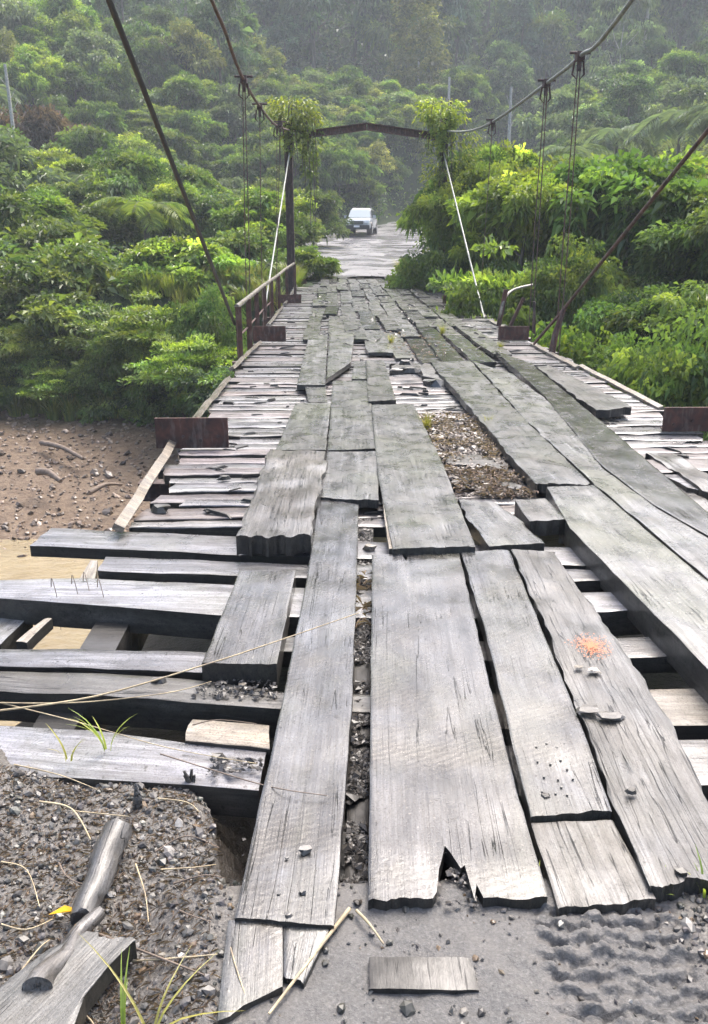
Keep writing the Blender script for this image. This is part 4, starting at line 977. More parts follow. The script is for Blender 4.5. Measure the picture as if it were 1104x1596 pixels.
creeper('climbing_vine', 'thin hanging creeper strands right of the left tower post', -.62, TYp, 2.0, 4.6, .2, 500, 'green', 2)
creeper('climbing_vine', 'yellow-green creeper bunched on top of the right tower post', 3.02, TYp-.15, 3.5, 4.95, .36, 1500, 'lime', 3)
creeper('climbing_vine', 'leafy creeper covering the lower part of the right tower post', 3.3, TYp-.2, .3, 4.2, .42, 2200, 'green', 4)

# ------------------------------------------------------------------ white car on the road
white = newmat('white_car_paint', (.36,.38,.40), .12); glassm = newmat('car_window_glass', (.05,.06,.065), .06); blackp = newmat('black_plastic', (.02,.02,.022), .5)
tyrem = newmat('tyre_rubber', (.02,.02,.02), .8); rimm = newmat('alloy_rim', (.4,.41,.42), .3, .8); lampm = newmat('headlight_lens', (.7,.72,.74), .1); chrome = newmat('bright_trim', (.6,.6,.62), .2, .9)
cx, cy = spot(561, 62), 62.0; car = empty('parked_car', (cx, cy, float(road_z(cy))+.0), R(-9)+math.pi, 'white four-wheel-drive car facing the camera on the gravel road', 'car')
# local: nose towards +Y, x to the side
def loft(name, secs, mat, parent, bev=.0):
    """secs: list of (y, halfwidth_bottom, halfwidth_top, z0, z1)"""
    me = bpy.data.meshes.new(name); vs = []; n = 8
    for (y_, wb, wt, z0_, z1_) in secs:
        c = .10
        vs += [(-wb+c*.5, y_, z0_), (-wb, y_, z0_+c), (-wt, y_, z1_-c), (-wt+c, y_, z1_), (wt-c, y_, z1_), (wt, y_, z1_-c), (wb, y_, z0_+c), (wb-c*.5, y_, z0_)]
    fs = [(k*n+i, k*n+(i+1) % n, k*n+n+(i+1) % n, k*n+n+i) for k in range(len(secs)-1) for i in range(n)]
    fs += [tuple(range(n))[::-1], tuple(range((len(secs)-1)*n, len(secs)*n))]
    me.from_pydata(vs, [], fs); me.materials.append(mat); me.update()
    if me.polygons[0].normal.x > 0 and False: me.flip_normals()
    return obj(name, me, parent)
body = loft('body', [(-2.35,.84,.84,.5,1.05),(-2.2,.90,.88,.42,1.12),(-1.2,.92,.89,.40,1.14),(.8,.92,.89,.40,1.14),(1.2,.92,.88,.40,1.12),(2.0,.90,.84,.42,1.02),(2.3,.84,.78,.48,.94),(2.38,.76,.7,.55,.85)], white, car)
loft('cabin', [(-2.15,.78,.70,1.08,1.18),(-1.85,.84,.68,1.08,1.68),(-.6,.85,.70,1.08,1.80),(.25,.85,.68,1.08,1.76),(.5,.84,.67,1.08,1.66),(1.15,.80,.72,1.05,1.15)], white, car)
mb = MB(); mb.add([(-.66,.56,1.66),(.66,.56,1.66),(.76,1.22,1.14),(-.76,1.22,1.14)], [(0,3,2,1)]); mb.add([(-.66,.54,1.65),(.66,.54,1.65),(.76,1.2,1.13),(-.76,1.2,1.13)], [(0,1,2,3)]); mb.build('windscreen', newmat('windscreen_glass', (.22,.27,.29), .05), car)  # windscreen paler than the side glass: bright reflection put into its base colour
for s in (-1, 1):
    mb = MB(); mb.add([(s*.865,.8,1.16),(s*.735,.25,1.66),(s*.745,-.7,1.70),(s*.73,-1.75,1.62),(s*.865,-1.9,1.16)], [(0,1,2,3,4)]); mb.add([(s*.855,.8,1.16),(s*.725,.25,1.66),(s*.735,-.7,1.70),(s*.72,-1.75,1.62),(s*.855,-1.9,1.16)], [(4,3,2,1,0)]); mb.build('side_window', glassm, car)
    mb = MB(); mb.box((s*1.0, .75, 1.2), (.2, .1, .17)); mb.build('door_mirror', white, car)
    mb = MB(); mb.box((s*.66, 2.33, .86), (.34, .12, .16), Matrix.Rotation(-s*.25, 3, 'Z')); mb.build('headlight', lampm, car)
    mb = MB(); mb.tube([(s*.58, 2.40, .56), (s*.58, 2.46, .56)], .07, 10); mb.build('fog_light', lampm, car)
    for yy in (1.42, -1.45):
        mb = MB(); mb.tube([(s*.70, yy, .37), (s*.95, yy, .37)], .37, 20); tw_ = mb.build('wheel', tyrem, car)
        mb = MB(); mb.tube([(s*.90, yy, .37), (s*.965, yy, .37)], .22, 12); mb.build('rim', rimm, tw_)
        mb = MB(); mb.tube([(s*.60, yy, .42), (s*.935, yy, .42)], .43, 20); mb.build('wheel_arch', blackp, car)
mb = MB(); mb.box((0, 2.36, .50), (1.72, .24, .28)); mb.build('front_bumper', blackp, car)
mb = MB(); mb.box((0, 2.395, .80), (.86, .06, .22)); gr_ = mb.build('grille', blackp, car)
mb = MB(); [mb.box((0, 2.43, .74+.06*k), (.82, .02, .015)) for k in range(3)]; mb.build('grille_bar', chrome, gr_)
mb = MB(); mb.box((0, 2.495, .56), (.40, .012, .12)); mb.build('licence_plate', newmat('plate_white', (.7,.7,.68), .5), car)
mb = MB()
for s in (-1, 1): mb.tube([(s*.6,-1.5,1.84),(s*.6,.0,1.86)], .02, 6)
mb.build('roof_rail', blackp, car)

# ------------------------------------------------------------------ loose stones, litter and sticks
def pebble_base(): # octahedron-like
    return np.array([(1,0,0),(-1,0,0),(0,1,0),(0,-1,0),(0,0,1),(0,0,-1)], float), np.array([(0,2,4),(2,1,4),(1,3,4),(3,0,4),(2,0,5),(1,2,5),(3,1,5),(0,3,5)])
def ico_base():
    p = (1+5**.5)/2; v = np.array([(-1,p,0),(1,p,0),(-1,-p,0),(1,-p,0),(0,-1,p),(0,1,p),(0,-1,-p),(0,1,-p),(p,0,-1),(p,0,1),(-p,0,-1),(-p,0,1)], float)/1.9
    return v, np.array([(0,11,5),(0,5,1),(0,1,7),(0,7,10),(0,10,11),(1,5,9),(5,11,4),(11,10,2),(10,7,6),(7,1,8),(3,9,4),(3,4,2),(3,2,6),(3,6,8),(3,8,9),(4,9,5),(2,4,11),(6,2,10),(8,6,7),(9,8,1)])
def scatter_stones(name, label, xy, z, size, cols, flat=.6, cat='gravel', parent=None):
    big = np.median(size) > .008; V0, F0 = ico_base() if big else pebble_base(); NV = len(V0); n = len(xy); g = rg
    sz = size[:, None, None]*(g.uniform(.82, 1.15, (n, NV, 1)) if big else g.uniform(.6, 1.25, (n, NV, 1)))*np.array([1, .8, flat])[None, None]
    V = V0[None]*sz + g.normal(0, .07 if big else .12, (n, NV, 3))*size[:, None, None]
    a = g.uniform(0, 6.28, n); ca, sa = np.cos(a)[:, None], np.sin(a)[:, None]
    tl_ = g.normal(0, .3, n)[:, None]
    X = V[:, :, 0]*ca-V[:, :, 1]*sa; Y = V[:, :, 0]*sa+V[:, :, 1]*ca; Z = V[:, :, 2]+tl_*V[:, :, 0]
    VV = np.stack([X+xy[:, 0:1], Y+xy[:, 1:2], Z+z[:, None]], -1).reshape(-1, 3)
    Fc = (F0[None]+np.arange(n)[:, None, None]*NV).reshape(-1, 3)
    o = obj(name, mesh_np(name, VV, Fc, M['stone'], np.repeat(cols, NV, 0)), parent)
    return tag(o, label, cat if parent is None else None, None, 'stuff')
# fast lookup for the ground height
GX = xs2; GY = ys2; GZ = near_z(*np.meshgrid(GX, GY))
def gz(x, y):
    i = np.clip(np.searchsorted(GX, x), 1, len(GX)-1); j = np.clip(np.searchsorted(GY, y), 1, len(GY)-1); return GZ[j-1, i-1]
n = 52000; x = rg.uniform(-1.9, 2.3, n); y = rg.uniform(.7, 2.45, n)
sandy = (ss(-.34, -.18, x)*ss(.80, .70, x)); tre = ss(.42, .47, x)*ss(.84, .76, x)
keep = (rg.random(n) > sandy*np.where(rg.random(n) < .3, .72, .97)) & (rg.random(n) > tre*.6) & (y < edge_y(x)-.01)
x, y = x[keep], y[keep]; n = len(x); size = np.exp(rg.normal(math.log(.0052), .45, n)).clip(.002, .019)
size = np.where((x > .7) & (rg.random(n) < .6), size*1.25, size)
gcol = rg.uniform(.03, .13, n)[:, None]*np.array([1, .92, .82])+rg.normal(0, .002, (n, 3)); br = rg.random(n) < .10; gcol[br] = gcol[br]*[1.5, 1.15, .8]; wh = rg.random(n) < .015; gcol[wh] = [.30, .285, .26]
gcol = np.clip(gcol, .01, 1)
for nm_, lb_, mk in (('gravel', 'larger rounded stones among the gravel at the bridge mouth', size >= .0085), ('gravel', 'fine dark wet grit covering the bank at the bridge mouth', size < .0085)):
    scatter_stones(nm_, lb_, np.c_[x, y][mk], (gz(x, y)+size*.25)[mk], size[mk], gcol[mk])
# gravel bar by the river
n = 6000; x = rg.uniform(-15, -1, n); y = rg.uniform(13, 23.5, n); size = np.exp(rg.normal(math.log(.035), .5, n)).clip(.012, .18)
gcol = rg.uniform(.05, .24, n)[:, None]*np.array([1.15, .84, .60])
scatter_stones('river_stones', 'brown stones strewn over the muddy bank below the bridge', np.c_[x, y], H(x, y)+size*.2, size, gcol, .6, 'stones')
# crumbs and bark on the deck
def deck_crumbs(name, label, quads, n, s0, lo, hi, z=.004, tint=(1,.9,.8)):
    XY = []
    for q in quads:
        a, b, c, d = [np.array(P(u, v, z))[:2] for u, v in q]; r1, r2 = rg.random((n, 1)), rg.random((n, 1))
        XY.append((a*(1-r1)+b*r1)*(1-r2)+(d*(1-r1)+c*r1)*r2)
    XY = np.vstack(XY); XY = XY[np.array([fbm(float(p[0])*6, float(p[1])*6, 8) for p in XY]) > -.2]; m_ = len(XY); size = np.exp(rg.normal(math.log(s0), .5, m_)).clip(.002, .04)
    return scatter_stones(name, label, XY, np.full(m_, z)+size*.3, size, rg.uniform(lo, hi, m_)[:, None]*np.array(tint), .45, 'litter')
deck_crumbs('black_crumbs', 'black rotten wood crumbs beside the short thick block', [((320,1060),(430,1060),(430,1095),(300,1085)), ((330,1180),(410,1185),(405,1222),(320,1210))], 160, .007, .02, .08, .005)
deck_crumbs('gap_litter', 'dark crumbs lying in the slot between the two front planks', [((560,795),(582,795),(574,1100),(553,1100)), ((552,1100),(576,1100),(573,1390),(535,1390))], 2400, .0055, .012, .09, -.012)
deck_crumbs('deck_litter', 'brown leaf crumbs piled in the hole right of the mossy plank', [((655,650),(745,655),(825,775),(715,775))], 4200, .011, .03, .16, .012, (1, .78, .6))
deck_crumbs('notch_crumbs', 'crumbled rot in the broken notch of the widest plank', [((684,1330),(728,1330),(748,1412),(678,1412))], 420, .0045, .02, .14, .052)
deck_crumbs('deck_grit', 'fine grit scattered on the planks at the bridge mouth', [((380,1290),(520,1290),(520,1440),(370,1430)), ((350,1440),(500,1445),(440,1560),(345,1590))], 60, .005, .03, .08, .074 if False else .02)
def deck_leaves(name, label, q, n, ll, z, h, colr, ground=False, slim=.28):
    a, b, c, d = [np.array(P(u, v, z))[:2] for u, v in q]; r1, r2 = rg.random((n, 1)), rg.random((n, 1)); xy = (a*(1-r1)+b*r1)*(1-r2)+(d*(1-r1)+c*r1)*r2
    if not ground:
        ctr = xy.mean(0); msk = np.array([fbm(float(p[0])*4.5, float(p[1])*4.5, 3) for p in xy]) > -.12; xy = xy[msk]; n = len(xy)
    if ground: xy = xy[xy[:, 1] < edge_y(xy[:, 0])-.02]; n = len(xy); z = gz(xy[:, 0], xy[:, 1])+.002
    dr = rg.normal(size=(n, 3)); dr[:, 2] = np.abs(dr[:, 2])*(.1 if ground else .35)
    col = rg.uniform(colr[0], colr[1], n)[:, None]*np.array([1, .76, .55])
    V, Fc, c3 = leaves(np.c_[xy, z+rg.random(n)*h], dr, ll*rg.uniform(.5, 1.3, n), ll*slim, col)
    o = obj(name, mesh_np(name, V, Fc, M['drygrass'], c3)); return tag(o, label, 'leaf litter', None, 'stuff')
deck_leaves('leaf_litter', 'dry brown leaves filling the hole right of the mossy plank, far heap', ((652,648),(742,652),(785,722),(690,725)), 2000, .045, .01, .05, (.05,.30))
deck_leaves('leaf_litter', 'dry brown leaves filling the hole right of the mossy plank, near heap', ((690,732),(790,735),(838,778),(715,778)), 1500, .045, .01, .05, (.05,.30))
deck_leaves('leaf_litter', 'pale straw caught in the slot between the front planks', ((562,900),(578,900),(576,1000),(560,1000)), 60, .10, .0, .05, (.18,.4), False, .08)
deck_leaves('leaf_litter', 'brown fibres scattered on the bank gravel', ((-60,1180),(330,1210),(330,1596),(-60,1596)), 4000, .028, .05, .004, (.06,.28), True, .09)
deck_leaves('leaf_litter', 'pale straw on the far planks near the missing boards', ((600,515),(690,525),(720,560),(620,555)), 130, .06, .09, .02, (.18,.4))

# grass tufts and stalks
def blades(name, label, base, n, h, seed, pal='lime', w_=.007, lean=.6, cat='grass'):
    g = rnd; mb_V = []; F_ = []; c_ = []
    r_ = empty(name, base, 0, label, cat)
    for k in range(n):
        a = g.uniform(0, 6.28); hh = h*g.uniform(.5, 1.1); d = Vector((math.cos(a), math.sin(a), 0)); s_ = Vector((-d.y, d.x, 0)); V = []; seg = 6
        col = mixpal(pal, np.array([g.uniform(.6, 1.3)]), np.array([g.uniform(.1, .8)]))[0]
        for i_ in range(seg+1):
            q = i_/seg; p = d*(.01+lean*g.uniform(.9, 1.0)*hh*q**1.7)+Vector((0, 0, hh*(q-.4*lean*q**2.2))); ww = w_*(1-q**2*.95)
            V += [p-s_*ww/2+Vector((0,0,ww*.15)), p, p+s_*ww/2+Vector((0,0,ww*.15))]
        Fc = []
        for i_ in range(seg): b = i_*3; Fc += [(b, b+1, b+4, b+3), (b+1, b+2, b+5, b+4)]
        obj('blade', mesh_np('blade', np.array(V), np.array(Fc), M['leaf'], np.tile(col, (len(V), 1))), r_)
    return r_
def gp(u, v): p = P(u, v, .03); return (p.x, p.y, float(gz(np.array([p.x]), np.array([p.y]))[0]))
def dp(u, v, z): p = P(u, v, z); return (p.x, p.y, z)
blades('grass_tuft', 'yellow-green grass tuft beside the hole at the left of the deck', dp(168,1170,0), 9, .20, 1)
blades('grass_tuft', 'thin grass tuft left of the bigger one on the half-buried timber', dp(108,1185,0), 5, .13, 2, 'gold')
blades('grass_tuft', 'bright grass tuft at the bottom edge of the photo', gp(190,1600), 7, .17, 3)
blades('grass_tuft', 'arching pale grass at the bottom left of centre', gp(235,1620), 7, .22, 4, 'gold', .006, 1.3)
blades('grass_tuft', 'grass sprig at the near end of the peeling plank', gp(1030,1398), 6, .07, 5)
blades('grass_tuft', 'grass sprig at the right edge beside the peeling plank', gp(1098,1400), 6, .11, 6)
blades('grass_tuft', 'small weed sprouting on the low board', dp(835,1385,.02), 4, .06, 7)
for (u, v, s, lab) in ((665,668,.55,'dry grass tuft beside the leaf-filled hole'),(760,665,.4,'small dry grass tuft on the right of the leaf-filled hole'),(690,520,.6,'dry grass growing out of the far deck near the holes'),(610,535,.55,'dry grass clump at the centre of the far deck'),(780,545,.5,'dry grass clump on the right wheel track')):
    p = P(u, v, .03); o = tuft('gold', p.x, p.y, s*.6, lab, None, .02, 'dry_grass')
def stick(name, pts, r, label, mat='drystick', cat='twig', n=6):
    mb = MB(); sp_ = smooth_pts(pts, 5); mb.tube(sp_, [r*(1-.5*i_/len(sp_)) for i_ in range(len(sp_))], n, wob=.12)
    o = mb.build(name, M[mat]); return tag(o, label, cat)
M['drystick'] = rust('dry_straw', (.42,.34,.21), (.26,.20,.12), .7); M['brownstick'] = rust('brown_twig', (.16,.12,.09), (.08,.06,.045), .8)
def G(u, v, h=.01): p = gp(u, v); return Vector((p[0], p[1], p[2]+h))
def Dk(u, v, z): return P(u, v, z)
stick('reed_stalk', [G(545,1428,.01), G(500,1490,.015), G(420,1596,.012)], .0055, 'thick straw-coloured stalk lying at the bottom centre')
stick('reed_stalk', [G(556,1430,.01), G(575,1455,.02), G(598,1480,.008)], .0045, 'short cut stalk in front of the wide plank')
stick('reed_stalk', [Dk(-20,1110,.06), Dk(150,1085,.09), Dk(320,1036,.12), Dk(430,1000,.12), Dk(560,955,.11)], .0035, 'long thin dry stalk crossing the left side of the deck')
stick('reed_stalk', [Dk(-20,1095,.05), Dk(120,1095,.07), Dk(260,1080,.06), Dk(330,1062,.04)], .0025, 'second thin dry stalk under the long one')
stick('reed_stalk', [Dk(0,1095,.05), Dk(120,1125,.05), Dk(260,1165,.03), Dk(400,1190,.02)], .002, 'drooping dry stalk across the broad buried timber')
stick('dead_twig', [Dk(250,1175,.02), Dk(380,1215,.03), Dk(440,1230,.082), Dk(510,1240,.08)], .0022, 'dark twig lying on the long front plank', 'brownstick')
stick('dead_twig', [Dk(300,1130,.02), Dk(340,1122,.03), Dk(400,1128,.03)], .002, 'dark twig on the warm-coloured board', 'brownstick')
tw = [((60,1240),(110,1248),(140,1295)),((115,1248),(200,1262)),((240,1310),(290,1290),(340,1295)),((250,1340),(300,1342),(335,1325)),((150,1440),(260,1500),(320,1535)),((270,1370),(320,1376),(350,1368)),((200,1480),(280,1502),(340,1500)),((0,1425),(40,1440),(80,1420)),((355,1470),(370,1530),(388,1580)),((30,1500),(60,1470),(75,1450)),((90,1330),(110,1360),(170,1370)),((210,1330),(225,1380),(230,1420)),((120,1560),(135,1520),(150,1490)),((100,1540),(140,1575),(150,1600)),((0,1330),(40,1345),(60,1400)),((280,1420),(300,1440),(330,1450)),((245,1230),(290,1240),(310,1250)),((20,1180),(90,1195),(150,1215))]
TWL = ['thick bent straw above the round grey log', 'short straw forking right from the thick bent straw', 'curved brown twig right of the round grey log', 'pale twig just below the curved brown twig', 'longest dark twig running towards the thin boards', 'brown twig nearest the side of the long front plank', 'pale straw beneath the longest dark twig', 'straw at the left edge beside the yellow leaf', 'upright straw lying across the thin boards', 'short straw beside the cracked timber', 'straw behind the top of the round log', 'straw slanting down beside the round log', 'short upright straw right of the cracked timber', 'straw at the bottom edge right of the cracked timber', 'straw at the left edge above the round log', 'brown twig above the white pebble', 'short straw near the broken wooden stub', 'straw under the grass tufts at the left edge']
for i_, t3 in enumerate(tw):
    m_ = 'brownstick' if i_ in (4, 5, 2, 15, 10) else 'drystick'
    o = stick('dead_twig', [G(u, v, .012+.008*(k == 1)) for k, (u, v) in enumerate(t3)], .0035 if i_ in (0, 4) else .0022, TWL[i_], m_); o['group'] = 'twigs on the gravel'
# brown grass hanging over the front timber
for k, (u, v) in enumerate(((80,915),(112,910),(130,905),(152,915))):
    a = Dk(u, v, .03); stick('dead_twig', [a, a+Vector((.015,-.02,.05)), a+Vector((.04,-.05,-.05)), a+Vector((.045,-.07,-.18))], .0022, ['leftmost','second','third','rightmost'][k]+' curled dry stem hanging over the thick front timber', 'brownstick')['group'] = 'dry stems over the thick timber'
# logs bottom left
def pole(a, b, r0, r1, name, label, cat, mat='rotten', bow=.0):
    L = (b-a).length; mb = MB(); N = 16
    mb.tube([(L*k/N, bow*math.sin(k*.7), bow*.6*math.sin(k*.5+1)) for k in range(N+1)], [(r0+(r1-r0)*k/N)*(1+.10*fbm(k*.5, r0*99)) for k in range(N+1)], 16, wob=.10, jag=.012)
    o = mb.build(name, M[mat]); o.location = a; o.rotation_mode = 'QUATERNION'; o.rotation_quaternion = (b-a).to_track_quat('X', 'Z'); return tag(o, label, cat)
pole(G(128,1425,.03), G(183,1300,.055), .028, .040, 'log', 'short round grey log end lying on the gravel at the lower left', 'log', bow=.003)
ob = plank_px('rotten_timber', [(150,1440),(100,1470),(-30,1560),(-90,1640)], [(215,1465),(150,1530),(110,1600),(60,1680)], .055, .05, 'bluewood', None, nx=18, jag=(.035,.02), amp=.01, wob=.012)
tag(ob, 'cracked bluish-grey rotten timber in the lower left corner', 'timber')
pole(G(60,1560,.07), G(150,1425,.045), .030, .016, 'log', 'thin splintered pole between the round log and the cracked timber', 'log', bow=.006)
mb = MB(); a = G(212,1240,.0); mb.tube([a, a+Vector((.005,.0,.03)), a+Vector((.0,.01,.07))], [.014,.011,.004], 7, wob=.5, jag=.01); tag(mb.build('wood_stump', M['rotten']), 'small grey splinter sticking up from the gravel', 'stump')
mb = MB(); a = G(290,1200,.0); 
for k in range(5): mb.tube([a+Vector((rnd.uniform(-.03,.03), rnd.uniform(-.02,.02), -.02)), a+Vector((rnd.uniform(-.03,.03), rnd.uniform(-.02,.02), rnd.uniform(.03,.07)))], [.012,.004], 5, wob=.5)
tag(mb.build('wood_stump', M['rotten']), 'broken wooden stub at the corner of the broad buried timber', 'stump')
# yellow leaf, pebbles, chips
V, Fc, c3 = leaves(np.array([G(75,1422,.03)]), np.array([[1, .35, .1]]), .075, .022, np.array([[.62,.42,.02]])); tag(obj('fallen_leaf', mesh_np('fallen_leaf', V, Fc, M['drygrass'], c3)), 'bright yellow fallen leaf near the round log', 'leaf')
def chip(name, u, v, z, s, mat, label, cat, fl=.3, n=7):
    p = P(u, v, z); mb = MB(); vs = []; 
    for zz, f in ((0, .9), (1, .75)):
        for k in range(n): a = 2*math.pi*k/n; r_ = s*f*rnd.uniform(.55, 1.3); vs.append((p.x+math.cos(a)*r_, p.y+math.sin(a)*r_*.7, z+zz*s*fl*rnd.uniform(.8, 1.1)))
    fs = [tuple(range(n))[::-1], tuple(range(n, 2*n))]+[(k, (k+1) % n, n+(k+1) % n, n+k) for k in range(n)]
    mb.add(vs, fs); return tag(mb.build(name, M[mat]), label, cat)
M['darkstone'] = rust('dark_wet_stone', (.07,.07,.068), (.03,.03,.03), .35); M['palestone'] = rust('pale_stone', (.5,.44,.36), (.36,.30,.22), .6)
chip('stone', 476,1328,.072,.02,'darkstone','dark flat pebble on the long front plank','stone',.6)
for u, v, s in ((447,1338,.006),(435,1394,.006),(472,1391,.010),(450,1427,.010),(425,1460,.008),(445,1478,.010),(484,1473,.008)): chip('stone', u, v, .072 if v < 1440 else .02, s, 'darkstone', {447:'small crumb left of the dark flat pebble', 435:'highest tiny crumb below the dark flat pebble', 472:'dark crumb near the middle of the long front plank end', 450:'dark crumb at the cut end of the long front plank', 425:'dark crumb on the left thin board', 445:'dark crumb on the seam between the thin boards', 484:'dark crumb on the right thin board'}[u], 'stone', .6)['group'] = 'crumbs on the long front plank'
chip('stone', 330,1497,.02,.018,'palestone','pale yellow pebble left of the thin boards','stone',.7)
chip('stone', 342,1524,.02,.010,'palestone','small tan pebble below the pale yellow one','stone',.7)
chip('stone', 300,1426,.02,.011,'palestone','white pebble in the dark gravel left of the long plank','stone',.7)
chip('stone', 1082,1400,.0,.03,'palestone','tan stone under the near end of the peeling plank','stone',.4)
chip('stone', 1025,1402,.0,.028,'palestone','tan stone left of the other one under the peeling plank','stone',.4)
for u, v, s, m_, lab in ((248,1062,.028,'side','dark square wood block on the rotten cross timber'),(350,747,.05,'side','dark block on the pale cross planks at left'),(250,797,.07,'side','dark scrap of bark on the left cross planks'),(377,1070,.02,'palewood','pale chip in front of the short thick block'),(577,857,.05,'palewood','pale splintered chunk in the slot beyond the wide plank'),(672,602,.13,'runner','loose square block among the far broken planks'),(640,580,.10,'side','black rotten lump in the far hole'),(632,568,.10,'side','black rotten lump at the edge of the far hole'),(925,1045,.035,'palewood','thin peeled flake below the orange mark'),(903,1040,.022,'palewood','small peeled flake left of the larger one'),(918,1107,.045,'rotten','curled grey flake on the peeling plank'),(955,1118,.05,'rotten','broad grey flake right of the curled one'),(850,1243,.02,'side','dark crumb in the crack beside the peeling plank'),(985,1235,.02,'side','dark knot at the edge of the peeling plank'),(1060,1360,.02,'side','dark knot hole lump near the end of the peeling plank'),(940,770,.02,'side','dark splinter on the right wheel track')):
    chip('wood_chip', u, v, .085 if (u > 880 and v > 1000) or 500 < v < 620 else (.07 if u > 840 else .004), s, m_, lab, 'wood chip', .18 if 'flake' in lab else .5)
mb = MB()
for _ in range(420):
    y_ = rnd.uniform(4.5, 27) if rnd.random() < .8 else rnd.uniform(4.5, 10); x_ = rnd.uniform(-1.0, 2.8) if y_ < 24.5 else rnd.uniform(-.4, 2.1); l_ = rnd.uniform(.03, .22)*(1 if y_ < 9 else 1.5); w_ = rnd.uniform(.008, .035); on = -.35 < x_ < 2.2 and y_ > 10
    rot = (Matrix.Rotation(rnd.gauss(1.57 if on else 0, .5), 3, 'Z') @ Matrix.Rotation(rnd.uniform(-.1, .1), 3, 'Y')); mb.box((x_, y_, (.075 if on else .006)+rnd.uniform(0, .012)), (l_, w_, rnd.uniform(.006, .02)), rot, taper=rnd.uniform(.5, .95))
tag(mb.build('deck_splinters', M['side']), 'dark splinters and scraps strewn over the middle and far deck', 'wood scraps', None, 'stuff')
# orange paint on the peeling plank (speckle of paint, flat)
n = 1000; c0 = P(922,1008,.08); r_ = np.abs(rg.normal(0, .55, n)).clip(0, 1.3); a = rg.random(n)*6.283; xy = np.c_[c0.x+r_*np.cos(a)*.066*(1+.2*np.sin(3*a)), c0.y+r_*np.sin(a)*.085]; s_ = rg.uniform(.0008, .003, n)
V = np.stack([np.c_[xy[:, 0]+dx*s_, xy[:, 1]+dy*s_, np.full(n, .0862)+rg.random(n)*.0008] for dx, dy in ((-1,-.7),(1,-.9),(.8,.8),(-.9,.9))], 1).reshape(-1, 3)
pmn = newmat('orange_paint', (.46,.17,.085), .8)
o = obj('orange_paint', mesh_np('orange_paint', V, np.arange(n*4).reshape(-1, 4), pmn)); o.parent = r4; o.matrix_parent_inverse = (Matrix.Translation(r4.location+bridge.location) @ r4.rotation_euler.to_matrix().to_4x4()).inverted()
tag(o, 'speckled orange paint mark', None, None, 'stuff')
# nail dots on the third plank
nm = M['darkstone']
for (u, v) in ((836,1165),(852,1160),(868,1166),(880,1160),(838,1188),(858,1192),(874,1186),(884,1200),(848,1212),(870,1216),(893,1215),(845,1235),(866,1238),(884,1240),(875,1228)):
    p = P(u, v, .074); mb = MB(); mb.tube([(p.x, p.y, .070), (p.x, p.y, .0785)], .0035, 6); o = mb.build('nail', nm); o.location = -Vector(bridge.location); o.parent = bridge
# dark flat board sunk in the sand
ob = plank_px('sunken_board', [(577,1488),(576,1544)], [(733,1490),(747,1545)], .050, .02, 'side', None, nx=12, jag=(.006,.003), ny=8, worn=.002, amp=.001, wob=.002)
tag(ob, 'dark thin board sunk in the sand at the bottom centre', 'board')
# driftwood on the mud
for (u, v, u2, v2, r_, lab) in ((65,690,130,715,.07,'dark driftwood branch on the upper mud bank'),(140,768,190,755,.05,'driftwood stick beside the water'),(60,735,95,750,.09,'short dark driftwood lump on the mud')):
    a = P(u, v, -3.3); b = P(u2, v2, -3.35); stick('driftwood', [a, a.lerp(b, .5)+Vector((0,0,.08)), b], r_, lab, 'brownstick', 'driftwood')

